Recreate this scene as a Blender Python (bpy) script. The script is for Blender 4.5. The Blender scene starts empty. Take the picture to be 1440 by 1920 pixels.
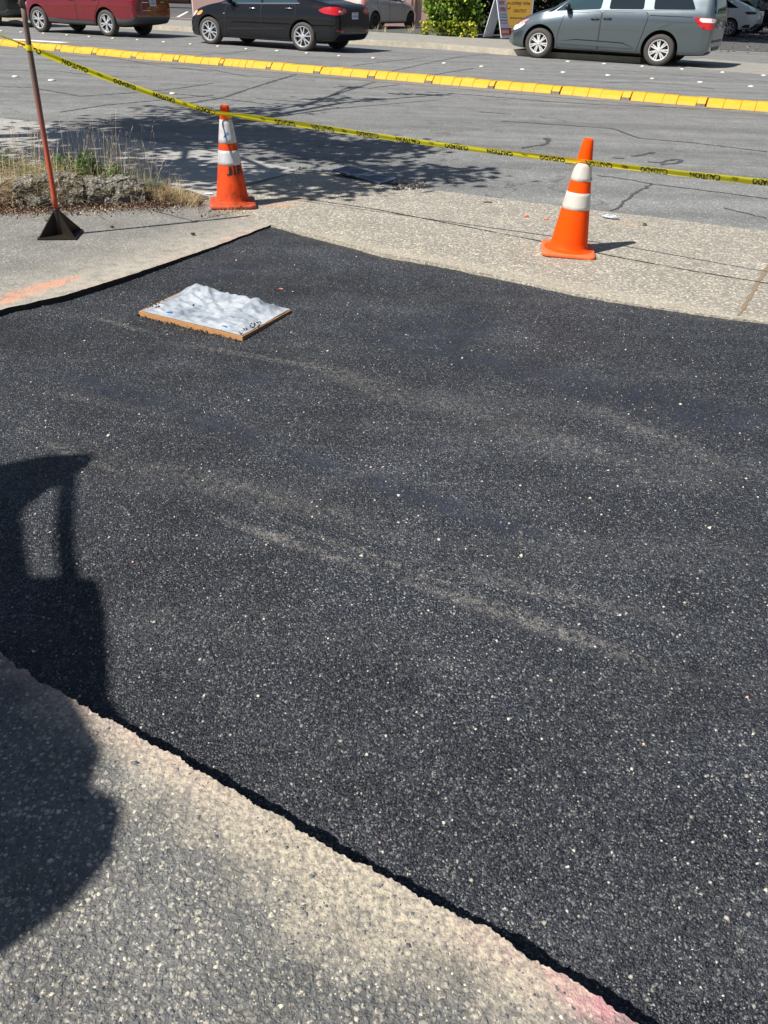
import bpy, bmesh, math, random
import numpy as np
from mathutils import Vector, Matrix
from mathutils.bvhtree import BVHTree
from mathutils.geometry import tessellate_polygon
random.seed(7); rng = np.random.default_rng(7)
SC = bpy.context.scene
COL = SC.collection
PI = math.pi
# ------------------------------------------------------------------ camera
PITCH, ROLL, FPX, HC = math.radians(33.45), math.radians(1.888), 1490.0, 1.475
_fw = Vector((0, math.cos(PITCH), -math.sin(PITCH))); _rt = Vector((1, 0, 0)); _up = _rt.cross(_fw)
CA = math.cos(ROLL) * _rt + math.sin(ROLL) * _up
CB = -math.sin(ROLL) * _rt + math.cos(ROLL) * _up
CAM = Vector((0, 0, HC))
def ray(px, py):
    return CA * ((px - 720) / FPX) + CB * ((960 - py) / FPX) + _fw
def g(px, py, z=0.0):            # where a pixel of the survey photo meets the ground
    d = ray(px, py); t = (z - HC) / d.z; return Vector((d.x * t, d.y * t, z))
def aty(px, py, Y):
    d = ray(px, py); return CAM + d * (Y / d.y)
cd = bpy.data.cameras.new('camera'); cam = bpy.data.objects.new('camera', cd); COL.objects.link(cam)
M = Matrix((CA, CB, -_fw)).transposed().to_4x4(); M.translation = CAM; cam.matrix_world = M
cd.sensor_fit = 'VERTICAL'; cd.sensor_height = 36; cd.sensor_width = 27; cd.lens = FPX / 1920 * 36
cd.clip_start = .05; cd.clip_end = 1000; SC.camera = cam
# ------------------------------------------------------------------ light
AZ, EL = math.radians(32), math.radians(50.5)
SD = Vector((math.cos(AZ), math.sin(AZ), -math.tan(EL)))     # direction the light travels, per metre of ground
w = bpy.data.worlds.new('World'); SC.world = w; w.use_nodes = True
nt = w.node_tree; bg = nt.nodes['Background']; sk = nt.nodes.new('ShaderNodeTexSky')
sk.sky_type = 'NISHITA'; sk.sun_disc = False; sk.sun_elevation = EL
sk.sun_rotation = math.atan2(-SD.x, -SD.y)
nt.links.new(sk.outputs[0], bg.inputs[0]); bg.inputs[1].default_value = 0.05
ld = bpy.data.lights.new('sun', 'SUN'); ld.energy = 4.8; ld.angle = math.radians(.53); ld.color = (1, .95, .87)
sun = bpy.data.objects.new('sun', ld); COL.objects.link(sun)
sun.rotation_euler = SD.to_track_quat('-Z', 'Y').to_euler()
SC.view_settings.view_transform = 'Standard'; SC.view_settings.look = 'None'; SC.view_settings.exposure = 0.62; SC.view_settings.gamma = 1
# ------------------------------------------------------------------ materials
class NT:
    def __init__(s, name):
        s.m = bpy.data.materials.new(name); s.m.use_nodes = True; s.t = s.m.node_tree
        s.b = s.t.nodes['Principled BSDF']; s.tc = s.t.nodes.new('ShaderNodeTexCoord'); s.pos = s.tc.outputs['Object']
    def n(s, ty, **k):
        x = s.t.nodes.new(ty)
        for a, v in k.items(): setattr(x, a, v)
        return x
    def l(s, a, b): s.t.links.new(a, b)
    def put(s, sock, v):
        if isinstance(v, bpy.types.NodeSocket): s.l(v, sock)
        else: sock.default_value = v
    def math(s, op, a, b=0.0, c=None, clamp=False):
        x = s.n('ShaderNodeMath', operation=op); x.use_clamp = clamp
        s.put(x.inputs[0], a); s.put(x.inputs[1], b)
        if c is not None: s.put(x.inputs[2], c)
        return x.outputs[0]
    def mapping(s, rot=0, scale=(1, 1, 1), loc=(0, 0, 0)):
        x = s.n('ShaderNodeMapping'); s.l(s.pos, x.inputs[0]); x.inputs['Rotation'].default_value = (0, 0, rot)
        x.inputs['Scale'].default_value = scale; x.inputs['Location'].default_value = loc; return x.outputs[0]
    def noise(s, scale, detail=3, rough=.5, vec=None, dist=0):
        x = s.n('ShaderNodeTexNoise'); s.l(vec or s.pos, x.inputs['Vector']); x.inputs['Scale'].default_value = scale
        x.inputs['Detail'].default_value = detail; x.inputs['Roughness'].default_value = rough; x.inputs['Distortion'].default_value = dist
        return x.outputs['Fac']
    def vor(s, scale, vec=None, rand=1.0):
        x = s.n('ShaderNodeTexVoronoi'); s.l(vec or s.pos, x.inputs['Vector']); x.inputs['Scale'].default_value = scale
        x.inputs['Randomness'].default_value = rand
        return x.outputs['Distance'], x.outputs['Color']
    def chan(s, c, i):
        x = s.n('ShaderNodeSeparateColor'); s.l(c, x.inputs[0]); return x.outputs[i]
    def ramp(s, f, stops, interp='LINEAR'):
        x = s.n('ShaderNodeValToRGB'); s.put(x.inputs[0], f); r = x.color_ramp; r.interpolation = interp
        while len(r.elements) < len(stops): r.elements.new(.5)
        for e, (p, c) in zip(r.elements, stops):
            e.position = p; e.color = (c[0], c[1], c[2], 1) if hasattr(c, '__len__') else (c, c, c, 1)
        return x.outputs[0]
    def mix(s, f, a, b, mode='MIX'):
        x = s.n('ShaderNodeMix', data_type='RGBA', blend_type=mode); s.put(x.inputs[0], f)
        for i, v in ((6, a), (7, b)):
            if isinstance(v, bpy.types.NodeSocket): s.l(v, x.inputs[i])
            else: x.inputs[i].default_value = (v[0], v[1], v[2], 1) if hasattr(v, '__len__') else (v, v, v, 1)
        return x.outputs[2]
    def bump(s, h, strength=1, dist=.002, prev=None):
        x = s.n('ShaderNodeBump'); s.l(h, x.inputs['Height']); x.inputs['Strength'].default_value = strength; x.inputs['Distance'].default_value = dist
        if prev: s.l(prev, x.inputs['Normal'])
        return x.outputs[0]
    def line(s, p, d):           # signed distance to a line through p with direction d, in the ground plane
        d = Vector((d[0], d[1], 0)).normalized(); nn = Vector((-d.y, d.x, 0))
        x = s.n('ShaderNodeVectorMath', operation='DOT_PRODUCT'); s.l(s.pos, x.inputs[0]); x.inputs[1].default_value = nn
        return s.math('SUBTRACT', x.outputs['Value'], nn.x * p[0] + nn.y * p[1])
    def blot(s, p, r, sx=1, sy=1, rot=0):
        x = s.n('ShaderNodeVectorMath', operation='SUBTRACT'); s.l(s.pos, x.inputs[0]); x.inputs[1].default_value = (p[0], p[1], 0)
        y = s.n('ShaderNodeMapping'); y.vector_type = 'POINT'; s.l(x.outputs[0], y.inputs[0])
        c, q = math.cos(rot), math.sin(rot)
        y.inputs['Rotation'].default_value = (0, 0, -rot); y.inputs['Scale'].default_value = (1, 1, 0)
        z = s.n('ShaderNodeVectorMath', operation='MULTIPLY'); s.l(y.outputs[0], z.inputs[0]); z.inputs[1].default_value = (1 / sx, 1 / sy, 0)
        l = s.n('ShaderNodeVectorMath', operation='LENGTH'); s.l(z.outputs[0], l.inputs[0])
        return s.math('SUBTRACT', 1.0, s.math('DIVIDE', l.outputs['Value'], r), clamp=True)
    def out(s, col=None, rough=None, normal=None, metal=None, spec=None, coat=None, alpha=None):
        b = s.b
        if col is not None:
            if isinstance(col, bpy.types.NodeSocket): s.l(col, b.inputs['Base Color'])
            else: b.inputs['Base Color'].default_value = (*col[:3], 1) if hasattr(col, '__len__') else (col, col, col, 1)
        if rough is not None: s.put(b.inputs['Roughness'], rough)
        if normal is not None: s.l(normal, b.inputs['Normal'])
        if metal is not None: b.inputs['Metallic'].default_value = metal
        if spec is not None: s.put(b.inputs['Specular IOR Level'], spec)
        if coat is not None: b.inputs['Coat Weight'].default_value = coat; b.inputs['Coat Roughness'].default_value = .03
        return s.m
def plain(name, col, rough=.5, metal=0, coat=0, var=.12, nscale=30, bump=0, spec=None, bd=.001):
    s = NT(name); f = s.noise(nscale, 4, .6)
    c = s.mix(f, [v * (1 - var) for v in col], [min(1, v * (1 + var)) for v in col])
    nrm = s.bump(f, bump, bd) if bump else None
    return s.out(c, rough, nrm, metal, spec, coat or None)
def paint(name, col, metal=.0, rough=.25, dust=.10):
    s = NT(name)
    d = s.noise(6, 5, .6); dz = s.noise(1.3, 3, .5)
    c = s.mix(s.math('MULTIPLY', d, dust), col, (.25, .23, .2))
    s.out(c, s.math('ADD', rough, s.math('MULTIPLY', dz, .08)), None, metal, .0 if 'black' in name or 'navy' in name else .4, .9 if 'black' in name or 'navy' in name else 1.0)
    return s.m
MAT = {}
# fresh asphalt
s = NT('fresh_asphalt')
d1, c1 = s.vor(300); d2, c2 = s.vor(150); d3, c3 = s.vor(28)
r1 = s.chan(c1, 0); r2 = s.chan(c2, 1)
a = s.ramp(r1, [(0, (.006, .007, .010)), (.45, (.015, .018, .027)), (.75, (.038, .045, .060)), (.92, (.12, .13, .14)), (1, (.42, .42, .40))])
b_ = s.ramp(r2, [(0, (.007, .008, .012)), (.55, (.017, .021, .031)), (.82, (.050, .057, .070)), (.96, (.16, .165, .17)), (1, (.46, .44, .39))])
col = s.mix(.45, a, b_)
ang = math.atan2(-.5, .86)
st = s.noise(1.0, 5, .62, s.mapping(-ang, (.55, 4.5, 1)), .6)
big = s.noise(.9, 3, .5, s.mapping(-ang, (.7, 1.6, 1)))
dust = s.math('MULTIPLY', s.ramp(st, [(.50, 0), (.74, 1)]), s.ramp(s.noise(60, 2), [(.38, 0), (.6, 1)]))
col = s.mix(s.math('MULTIPLY', dust, .34), col, (.17, .17, .165))
def streak(p0, p1, width, amt):
    global col
    P0, P1 = g(*p0), g(*p1); dd = P1 - P0; L = dd.length
    e = s.blot(((P0 + P1) / 2), 1.0, L / 2, width, math.atan2(dd.y, dd.x))
    f = s.math('MULTIPLY', s.ramp(e, [(0, 0), (.7, 1)]), s.ramp(s.noise(45, 3, .7), [(.42, 0), (.62, 1)]))
    col = s.mix(s.math('MULTIPLY', f, amt), col, (.30, .28, .25))
for p0, p1, wd, am in [((160, 575), (300, 612), .03, .8), ((300, 622), (700, 690), .035, .6), ((380, 935), (740, 1060), .035, .6), ((700, 1040), (1330, 1255), .04, .6),
                   ((60, 800), (260, 880), .03, .8), ((40, 790), (900, 1010), .10, .30), ((520, 640), (820, 760), .1, .35), ((1060, 730), (1420, 880), .1, .3), ((560, 660), (1440, 930), .14, .22), ((700, 1010), (1440, 1180), .05, .28), ((0, 700), (560, 800), .05, .25), ((380, 900), (1440, 1290), .02, .4)]:
    streak(p0, p1, wd, am)
# tar-rich smooth streaks left by the roller
sm = s.blot(g(845, 605), .42, 1.2, .75, math.radians(55))
sm = s.math('MAXIMUM', sm, s.blot(g(1230, 740), .5, 2.2, .45, ang)); sm = s.math('MAXIMUM', sm, s.blot(g(420, 500), .3, 1.2, .6, math.radians(50)))
sm = s.math('MAXIMUM', sm, s.blot(g(470, 690), .12, 1.2, .6, ang)); sm = s.math('MAXIMUM', sm, s.blot(g(1000, 690), .5, 2.6, .3, ang)); sm = s.math('MAXIMUM', sm, s.blot(g(300, 740), .5, 1.8, .22, ang)); sm = s.math('MAXIMUM', sm, s.blot(g(760, 900), .35, 2.6, .2, ang))
smf = s.math('MULTIPLY', s.ramp(sm, [(.05, 0), (.5, 1)]), s.ramp(s.noise(9, 4, .65), [(.36, 0), (.56, 1)]))
col = s.mix(s.math('MULTIPLY', smf, .85), col, (.022, .026, .039))
far = s.ramp(s.n('ShaderNodeNewGeometry').outputs['Position'] if False else s.math('MULTIPLY', big, 1.0), [(.35, .72), (.65, 1.25)])
col = s.mix(1.0, col, far, 'MULTIPLY'); col = s.mix(1.0, col, s.ramp(s.noise(3.6, 6, .68), [(.32, .72), (.68, 1.3)]), 'MULTIPLY')
bd = s.math('SUBTRACT', 1.0, d1); bd2 = s.math('SUBTRACT', 1.0, d2)
amt = s.math('SUBTRACT', 1.0, s.math('MULTIPLY', smf, .8))
h = s.math('MULTIPLY', s.math('ADD', s.math('MULTIPLY', s.math('ADD', bd, r1), .5), s.math('ADD', bd2, s.math('MULTIPLY', r2, .8))), amt)
MAT['fresh'] = s.out(col, s.math('ADD', .42, s.math('MULTIPLY', r1, .25)), s.bump(h, 1.0, .0045), spec=.4)
def stones_mat(name, stops, rough=.55, spec=.5):
    s = NT(name); gi = s.n('ShaderNodeNewGeometry')
    c = s.ramp(gi.outputs['Random Per Island'], stops)
    c = s.mix(s.math('MULTIPLY', s.noise(900, 2), .35), c, (.03, .03, .035))
    return s.out(c, rough, spec=spec)
MAT['black_stones'] = stones_mat('tarred_stones', [(0, (.006, .008, .013)), (.5, (.026, .030, .042)), (.78, (.068, .076, .090)), (.95, (.17, .175, .18)), (.99, (.5, .47, .41)), (1, (.7, .67, .6))], .38)
MAT['grey_stones'] = stones_mat('pebbles_grey', [(0, (.04, .05, .065)), (.35, (.12, .13, .14)), (.62, (.24, .23, .20)), (.85, (.40, .37, .31)), (1, (.68, .62, .50))], .5)
def aggregate(name, scale, stops, bumpd=.002, matrix=(.3, .28, .24), gap=.42, rough=.75, extra=None, bstr=1.0, patchy=.25):
    s = NT(name); nv = s.n('ShaderNodeTexNoise'); s.l(s.pos, nv.inputs['Vector']); nv.inputs['Scale'].default_value = scale * .8; nv.inputs['Detail'].default_value = 2
    va = s.n('ShaderNodeVectorMath', operation='MULTIPLY_ADD'); s.l(nv.outputs['Color'], va.inputs[0]); va.inputs[1].default_value = (1.3 / scale,) * 3; s.l(s.pos, va.inputs[2])
    d, c = s.vor(scale, va.outputs[0]); r = s.chan(c, 0); d2, c2 = s.vor(scale * 2.3, va.outputs[0]); r2 = s.chan(c2, 2)
    col = s.ramp(r, stops)
    fine = s.ramp(r2, stops)
    col = s.mix(.35, col, fine)
    col = s.mix(s.ramp(d, [(gap, 0), (gap + .18, 1)]), col, matrix)
    n1 = s.noise(3.2, 6, .66)
    col = s.mix(1.0, col, s.ramp(n1, [(.3, 1 - patchy), (.7, 1 + patchy * .6)]), 'MULTIPLY')
    h = s.math('ADD', s.math('MULTIPLY', s.math('SUBTRACT', 1.0, d), 1.0), s.math('MULTIPLY', s.math('SUBTRACT', 1.0, d2), .4))
    h = s.math('ADD', h, s.math('MULTIPLY', r, .4))
    if extra: col, h = extra(s, col, h, d)
    s.out(col, rough, s.bump(h, bstr, bumpd), spec=.35); return s.m
G0, G1 = g(0, 1228), g(1190, 1920); GD = (G1 - G0)
def near_extra(s, col, h, d):
    dl = s.line(G0, GD)                                   # negative on the slab side
    dist = s.math('MULTIPLY', dl, -1.0)
    n = s.noise(5, 5, .65); n2 = s.noise(28, 4, .6)
    cx = s.n('ShaderNodeVectorMath', operation='DOT_PRODUCT'); s.l(s.pos, cx.inputs[0]); cx.inputs[1].default_value = GD.normalized()
    along = s.math('SUBTRACT', cx.outputs['Value'], G0.dot(GD.normalized()))
    w_ = s.ramp(s.math('DIVIDE', along, 1.7), [(0, .35), (.2, .45), (.38, .75), (.62, 1.0), (.8, .8), (1, .35)])
    m = s.math('SUBTRACT', w_, s.math('DIVIDE', dist, .26)); m = s.math('ADD', m, s.math('MULTIPLY', s.math('SUBTRACT', n, .5), 1.6))
    m = s.ramp(m, [(.12, 0), (.62, 1)])
    slurry = s.mix(n2, (.42, .365, .27), (.56, .495, .385))
    m2 = s.math('MULTIPLY', m, s.ramp(s.noise(75, 3, .65), [(.38, 1), (.60, .28)]))
    col = s.mix(m2, col, slurry)
    h = s.math('MULTIPLY', h, s.math('SUBTRACT', 1.0, s.math('MULTIPLY', m, .78)))
    h = s.math('ADD', h, s.math('MULTIPLY', s.math('MULTIPLY', s.math('ADD', n2, s.math('MULTIPLY', s.noise(150, 3, .6), .45)), m), 1.5))
    # pink marking paint along the edge
    band = s.math('MULTIPLY', s.ramp(dist, [(.0, 1), (.035, .55), (.085, 0)]), s.ramp(s.noise(22, 4, .7), [(.35, .15), (.62, 1)]))
    sel = s.ramp(s.math('DIVIDE', along, 1.7), [(0, 1), (.42, .75), (.52, .12), (.74, .12), (.84, .9), (1, 1)])
    f = s.math('MULTIPLY', band, sel)
    col = s.mix(s.math('MULTIPLY', f, .26), col, (.56, .26, .27))
    col = s.mix(s.math('MULTIPLY', s.math('MULTIPLY', s.blot(g(1130, 1888), .09, 1.3, .6, ang), s.ramp(n2, [(.35, 0), (.55, 1)])), .6, clamp=True), col, (.60, .25, .28))
    return col, h
MAT['near'] = aggregate('worn_aggregate_paving', 88, [(0, (.045, .055, .07)), (.3, (.11, .12, .13)), (.55, (.20, .195, .18)), (.8, (.32, .30, .26)), (.95, (.50, .46, .38)), (1, (.70, .64, .50))], .0045, (.13, .13, .125), .36, extra=near_extra, bstr=1.0, patchy=.42)
def apron_extra(s, col, h, d):
    A0, A1 = g(0, 575), g(508, 422)
    dist = s.line(A0, A1 - A0)
    f = s.ramp(dist, [(0, .75), (.25, .35), (.6, 0)])
    col = s.mix(s.math('MULTIPLY', f, s.ramp(s.noise(14, 4), [(.3, .3), (.6, 1)])), col, (.44, .40, .33))
    nz = s.ramp(s.noise(30, 5, .75), [(.44, 0), (.56, 1)])
    for p, r, sx, c in [((45, 548), .30, 1.4, (.80, .25, .11)), ((105, 530), .2, 1.0, (.80, .28, .14)), ((0, 568), .16, 1.2, (.80, .28, .14)), ((455, 440), .28, 1.3, (.70, .27, .27)), ((330, 485), .2, 1.5, (.62, .34, .32)), ((200, 530), .22, 1.5, (.62, .36, .28))]:
        amt = .55 if c[0] > .75 else .3
        col = s.mix(s.math('MULTIPLY', s.math('MULTIPLY', s.ramp(s.blot(g(*p), r, sx, .32, math.radians(58)), [(0, 0), (.5, 1)]), nz), amt), col, c)
    return col, h
MAT['apron'] = aggregate('old_grey_asphalt', 78, [(0, (.10, .11, .12)), (.4, (.19, .19, .185)), (.75, (.28, .27, .24)), (1, (.50, .47, .40))], .002, (.185, .18, .17), .38, extra=apron_extra)
def road_extra(s, col, h, d):
    a_ = math.atan2(-.47, 1)
    st = s.noise(1.2, 5, .6, s.mapping(-a_, (.12, 1.6, 1)), .4)
    col = s.mix(1.0, col, s.ramp(st, [(.35, .80), (.65, 1.15)]), 'MULTIPLY')
    cr_ = s.n('ShaderNodeTexVoronoi', feature='DISTANCE_TO_EDGE'); nv = s.n('ShaderNodeTexNoise'); s.l(s.pos, nv.inputs['Vector']); nv.inputs['Scale'].default_value = 2.2; nv.inputs['Detail'].default_value = 6
    va = s.n('ShaderNodeVectorMath', operation='MULTIPLY_ADD'); s.l(nv.outputs['Color'], va.inputs[0]); va.inputs[1].default_value = (.9,) * 3; s.l(s.pos, va.inputs[2]); s.l(va.outputs[0], cr_.inputs['Vector']); cr_.inputs['Scale'].default_value = .42
    f = s.math('MULTIPLY', s.ramp(cr_.outputs['Distance'], [(.0, 1), (.006, 0)]), s.ramp(s.noise(.7, 3), [(.46, 0), (.56, .75)]))
    col = s.mix(f, col, (.05, .05, .05))
    oil = s.math('MULTIPLY', s.ramp(s.noise(3.1, 5, .7), [(.60, 0), (.72, 1)]), .35); col = s.mix(oil, col, (.10, .10, .10))
    return col, h
def walk_extra(s, col, h, d):
    A0, A1 = g(508, 425), g(1440, 605)
    dist = s.line(A0, A1 - A0)
    col = s.mix(s.math('MULTIPLY', s.ramp(dist, [(0, .55), (.05, .4), (.10, 0)]), s.ramp(s.noise(24, 4), [(.3, .3), (.6, 1)])), col, (.42, .38, .30))
    nz = s.ramp(s.noise(20, 5, .75), [(.44, 0), (.56, 1)])
    for p, r, sx in [((545, 375), .16, 1.3), ((1180, 420), .1, 1), ((520, 385), .2, 1.0)]:
        col = s.mix(s.math('MULTIPLY', s.math('MULTIPLY', s.ramp(s.blot(g(*p), r, sx, .5), [(0, 0), (.5, 1)]), nz), .6), col, (.6, .26, .13))
    return col, h
MAT['walk'] = aggregate('exposed_aggregate_concrete', 54, [(0, (.11, .12, .14)), (.22, (.24, .245, .25)), (.5, (.39, .365, .31)), (.8, (.53, .49, .41)), (1, (.74, .69, .58))], .0032, (.26, .235, .19), .40, extra=walk_extra, patchy=.15)
MAT['walk_plain'] = aggregate('broomed_concrete', 120, [(0, (.30, .30, .29)), (1, (.40, .39, .37))], .0006, (.36, .35, .33), .5, patchy=.22)
MAT['farwalk'] = aggregate('far_concrete', 60, [(0, (.20, .19, .18)), (.5, (.30, .285, .26)), (1, (.48, .45, .40))], .001, (.26, .25, .22), .4, patchy=.2)
MAT['road'] = aggregate('worn_road_asphalt', 70, [(0, (.13, .135, .14)), (.5, (.20, .203, .205)), (.88, (.28, .278, .268)), (1, (.58, .57, .53))], .0025, (.165, .168, .165), .42, patchy=.18, extra=road_extra)
MAT['lot'] = aggregate('car_park_asphalt', 60, [(0, (.07, .07, .072)), (1, (.15, .15, .15))], .001, (.09, .09, .09), .42, patchy=.3)
MAT['joint'] = plain('joint_filler', (.22, .17, .11), .9, bump=.5, nscale=120)
MAT['joint_dark'] = plain('joint_dark', (.035, .032, .03), .95)
MAT['seal'] = plain('crack_sealant', (.070, .071, .076), .6, nscale=60)
MAT['soil'] = plain('soil', (.075, .05, .035), .95, nscale=40, bump=.8, var=.5, bd=.01)
MAT['yellow'] = None
s = NT('yellow_traffic_paint'); n = s.noise(9, 5, .65); n2 = s.noise(50, 4, .7)
c = s.mix(n, (.60, .295, .003), (.72, .39, .005)); c = s.mix(s.ramp(n2, [(.55, 0), (.66, .8)]), c, (.30, .22, .10)); c = s.mix(s.ramp(s.noise(2.3, 4, .7), [(.52, 0), (.75, .45)]), c, (.60, .37, .05))
MAT['yellow'] = s.out(c, .6, s.bump(n2, .5, .004))
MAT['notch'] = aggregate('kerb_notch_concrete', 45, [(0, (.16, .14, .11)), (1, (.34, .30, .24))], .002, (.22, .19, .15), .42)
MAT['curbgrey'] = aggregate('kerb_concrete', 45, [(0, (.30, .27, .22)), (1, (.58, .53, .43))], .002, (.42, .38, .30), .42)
MAT['white_paint'] = plain('white_road_paint', (.72, .70, .66), .6, nscale=25, var=.2)
MAT['dot'] = plain('marker_ceramic', (.58, .56, .48), .4, nscale=40, var=.25)
def cone_mat(name, base, dirt, amt):
    s = NT(name); n = s.noise(14, 6, .7); n2 = s.noise(4, 4, .6)
    c = s.mix(s.math('MULTIPLY', s.ramp(n, [(.46, 0), (.68, 1)]), amt), base, dirt)
    c = s.mix(s.math('MULTIPLY', s.ramp(n2, [(.45, 0), (.7, 1)]), amt * .6), c, [v * .55 for v in base])
    z = s.n('ShaderNodeSeparateXYZ'); s.l(s.pos, z.inputs[0])
    low = s.math('MULTIPLY', s.ramp(z.outputs[2], [(.02, 1), (.13, 0)]), s.ramp(s.noise(26, 5, .7), [(.4, 0), (.62, 1)]))
    c = s.mix(s.math('MULTIPLY', low, amt), c, (.10, .05, .03))
    s.out(c, .5, s.bump(n, .3, .004), spec=.08); s.b.inputs['Subsurface Weight'].default_value = 0
    return s.m
MAT['cone_old'] = cone_mat('faded_orange_pvc', (.72, .075, .018), (.18, .05, .03), .75)
MAT['cone_new'] = cone_mat('orange_pvc', (.88, .075, .002), (.55, .09, .03), .22)
MAT['coneb_old'] = cone_mat('faded_orange_base', (.66, .11, .05), (.25, .10, .07), .6)
MAT['coneb_new'] = cone_mat('orange_base', (.92, .17, .06), (.6, .15, .08), .25)
def collar(name, col, amt):
    s = NT(name); n = s.noise(22, 6, .72, s.mapping(0, (1, 1, .35)))
    c = s.mix(s.math('MULTIPLY', s.ramp(n, [(.48, 0), (.66, 1)]), amt), col, (.30, .26, .24)); return s.out(c, .4)
MAT['collar_old'] = collar('scuffed_reflective_collar', (.50, .51, .54), .85)
MAT['collar_new'] = collar('reflective_collar', (.58, .55, .50), .45)
MAT['sticker'] = plain('blue_sticker', (.03, .22, .55), .4)
MAT['ink'] = plain('black_ink', (.012, .012, .012), .5)
s = NT('caution_tape_film'); tr = s.n('ShaderNodeBsdfTranslucent'); tr.inputs[0].default_value = (.95, .86, .02, 1)
s.out(s.mix(s.noise(9, 3), (.80, .72, .012), (.92, .86, .03)), .22); ms = s.n('ShaderNodeMixShader'); ms.inputs[0].default_value = .5
s.l(s.b.outputs[0], ms.inputs[1]); s.l(tr.outputs[0], ms.inputs[2]); s.l(ms.outputs[0], s.t.nodes['Material Output'].inputs[0]); MAT['tape'] = s.m
s = NT('painted_worn_wood'); z = s.n('ShaderNodeSeparateXYZ'); s.l(s.pos, z.inputs[0])
n = s.noise(30, 5, .7, s.mapping(0, (1, 1, .12))); zz = s.math('ADD', z.outputs[2], s.math('MULTIPLY', s.math('SUBTRACT', n, .5), .5))
wood = s.mix(n, (.07, .045, .038), (.19, .13, .11)); red = s.mix(n, (.30, .045, .02), (.58, .10, .035))
c = s.mix(s.ramp(zz, [(.50, 0), (.62, .45), (.98, 1)]), red, wood); c = s.mix(s.ramp(s.noise(80, 3, .7), [(.56, 0), (.66, .6)]), c, (.10, .05, .04))
MAT['shaft'] = s.out(c, .75, s.bump(n, .5, .003))
MAT['blacksteel'] = plain('tarred_steel', (.035, .028, .022), .45, metal=.5, nscale=30, bump=.4, var=.5)
s = NT('plywood_edge'); n = s.noise(35, 5, .65, s.mapping(0, (1, 1, 3)))
MAT['ply'] = s.out(s.mix(n, (.30, .13, .045), (.54, .30, .13)), .8, s.bump(n, .4, .003))
MAT['ply2'] = plain('plywood_dark', (.22, .14, .08), .8, nscale=40, bump=.4)
s = NT('milky_plastic_sheet'); n = s.noise(7, 5, .6)
s.out(s.mix(s.ramp(n, [(.35, 0), (.65, 1)]), (.24, .28, .34), (.50, .54, .58)), .13, s.bump(s.noise(16, 4, .6, s.mapping(.5, (1, .3, 1))), .5, .008)); tr = s.n('ShaderNodeBsdfTransparent'); ms = s.n('ShaderNodeMixShader'); ms.inputs[0].default_value = .10
s.l(s.b.outputs[0], ms.inputs[1]); s.l(tr.outputs[0], ms.inputs[2]); s.l(ms.outputs[0], s.t.nodes['Material Output'].inputs[0]); MAT['film'] = s.m
MAT['crumb'] = plain('tarred_crumb', (.02, .02, .022), .5, nscale=90, bump=1)
MAT['iron'] = plain('cast_iron_blue', (.10, .13, .20), .4, metal=.6, nscale=30, bump=.3)
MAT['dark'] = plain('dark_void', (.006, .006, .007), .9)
MAT['rockc'] = aggregate('old_broken_concrete', 40, [(0, (.06, .06, .055)), (.5, (.19, .18, .155)), (1, (.50, .47, .40))], .010, (.14, .13, .11), .4, patchy=.5)
def leafm(name, stops, rough=.5, trans=.25):
    s = NT(name); gi = s.n('ShaderNodeNewGeometry'); c = s.ramp(gi.outputs['Random Per Island'], stops); s.out(c, rough)
    t = s.n('ShaderNodeBsdfTranslucent'); s.l(c, t.inputs[0]); ms = s.n('ShaderNodeMixShader'); ms.inputs[0].default_value = trans
    s.l(s.b.outputs[0], ms.inputs[1]); s.l(t.outputs[0], ms.inputs[2]); s.l(ms.outputs[0], s.t.nodes['Material Output'].inputs[0]); return s.m
MAT['straw'] = leafm('dry_straw', [(0, (.34, .24, .12)), (.5, (.52, .42, .24)), (1, (.72, .62, .42))], .7, .3)
MAT['stalk'] = leafm('dry_stalk', [(0, (.34, .26, .17)), (.6, (.56, .46, .31)), (1, (.74, .66, .48))], .7, .25)
MAT['green'] = leafm('weed_green', [(0, (.035, .10, .018)), (.7, (.08, .19, .03)), (1, (.22, .30, .06))])
MAT['yellowgreen'] = leafm('grass_yellow_green', [(0, (.14, .24, .04)), (1, (.42, .42, .12))])
MAT['litter'] = leafm('dead_leaves', [(0, (.04, .02, .015)), (.5, (.11, .055, .032)), (.75, (.21, .095, .045)), (.88, (.30, .21, .12)), (1, (.52, .44, .30))], .8, .1)
MAT['ivy'] = leafm('ivy_leaves', [(0, (.025, .08, .010)), (.4, (.09, .20, .02)), (.75, (.20, .32, .035)), (.92, (.34, .42, .06)), (1, (.55, .50, .10))], .35)
MAT['ivyyellow'] = leafm('ivy_yellow', [(0, (.16, .28, .03)), (1, (.60, .55, .06))], .4)
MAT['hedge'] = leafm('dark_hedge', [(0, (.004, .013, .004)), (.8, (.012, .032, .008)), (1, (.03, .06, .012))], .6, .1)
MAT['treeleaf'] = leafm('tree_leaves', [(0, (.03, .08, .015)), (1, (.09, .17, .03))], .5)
MAT['bark'] = plain('bark', (.13, .095, .07), .9, nscale=25, bump=1, bd=.01)
MAT['tyre'] = plain('tyre_rubber', (.055, .05, .047), .8, nscale=60)
MAT['rim'] = plain('rim_silver', (.62, .63, .65), .3, metal=.55, nscale=10)
MAT['rimw'] = plain('wheel_cover_silver', (.66, .66, .66), .35, metal=.3, nscale=10)
MAT['rimdark'] = plain('brake_dark', (.03, .03, .03), .6)
MAT['glass'] = plain('tinted_glass', (.010, .018, .026), .05, nscale=3, spec=.45)
MAT['glass2'] = plain('pale_glass', (.022, .050, .066), .06, nscale=3, spec=.4)
MAT['plastic'] = plain('black_plastic', (.025, .026, .028), .5)
MAT['cladding'] = plain('grey_cladding', (.055, .065, .07), .55)
MAT['chrome'] = plain('chrome', (.8, .8, .8), .12, metal=1)
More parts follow.
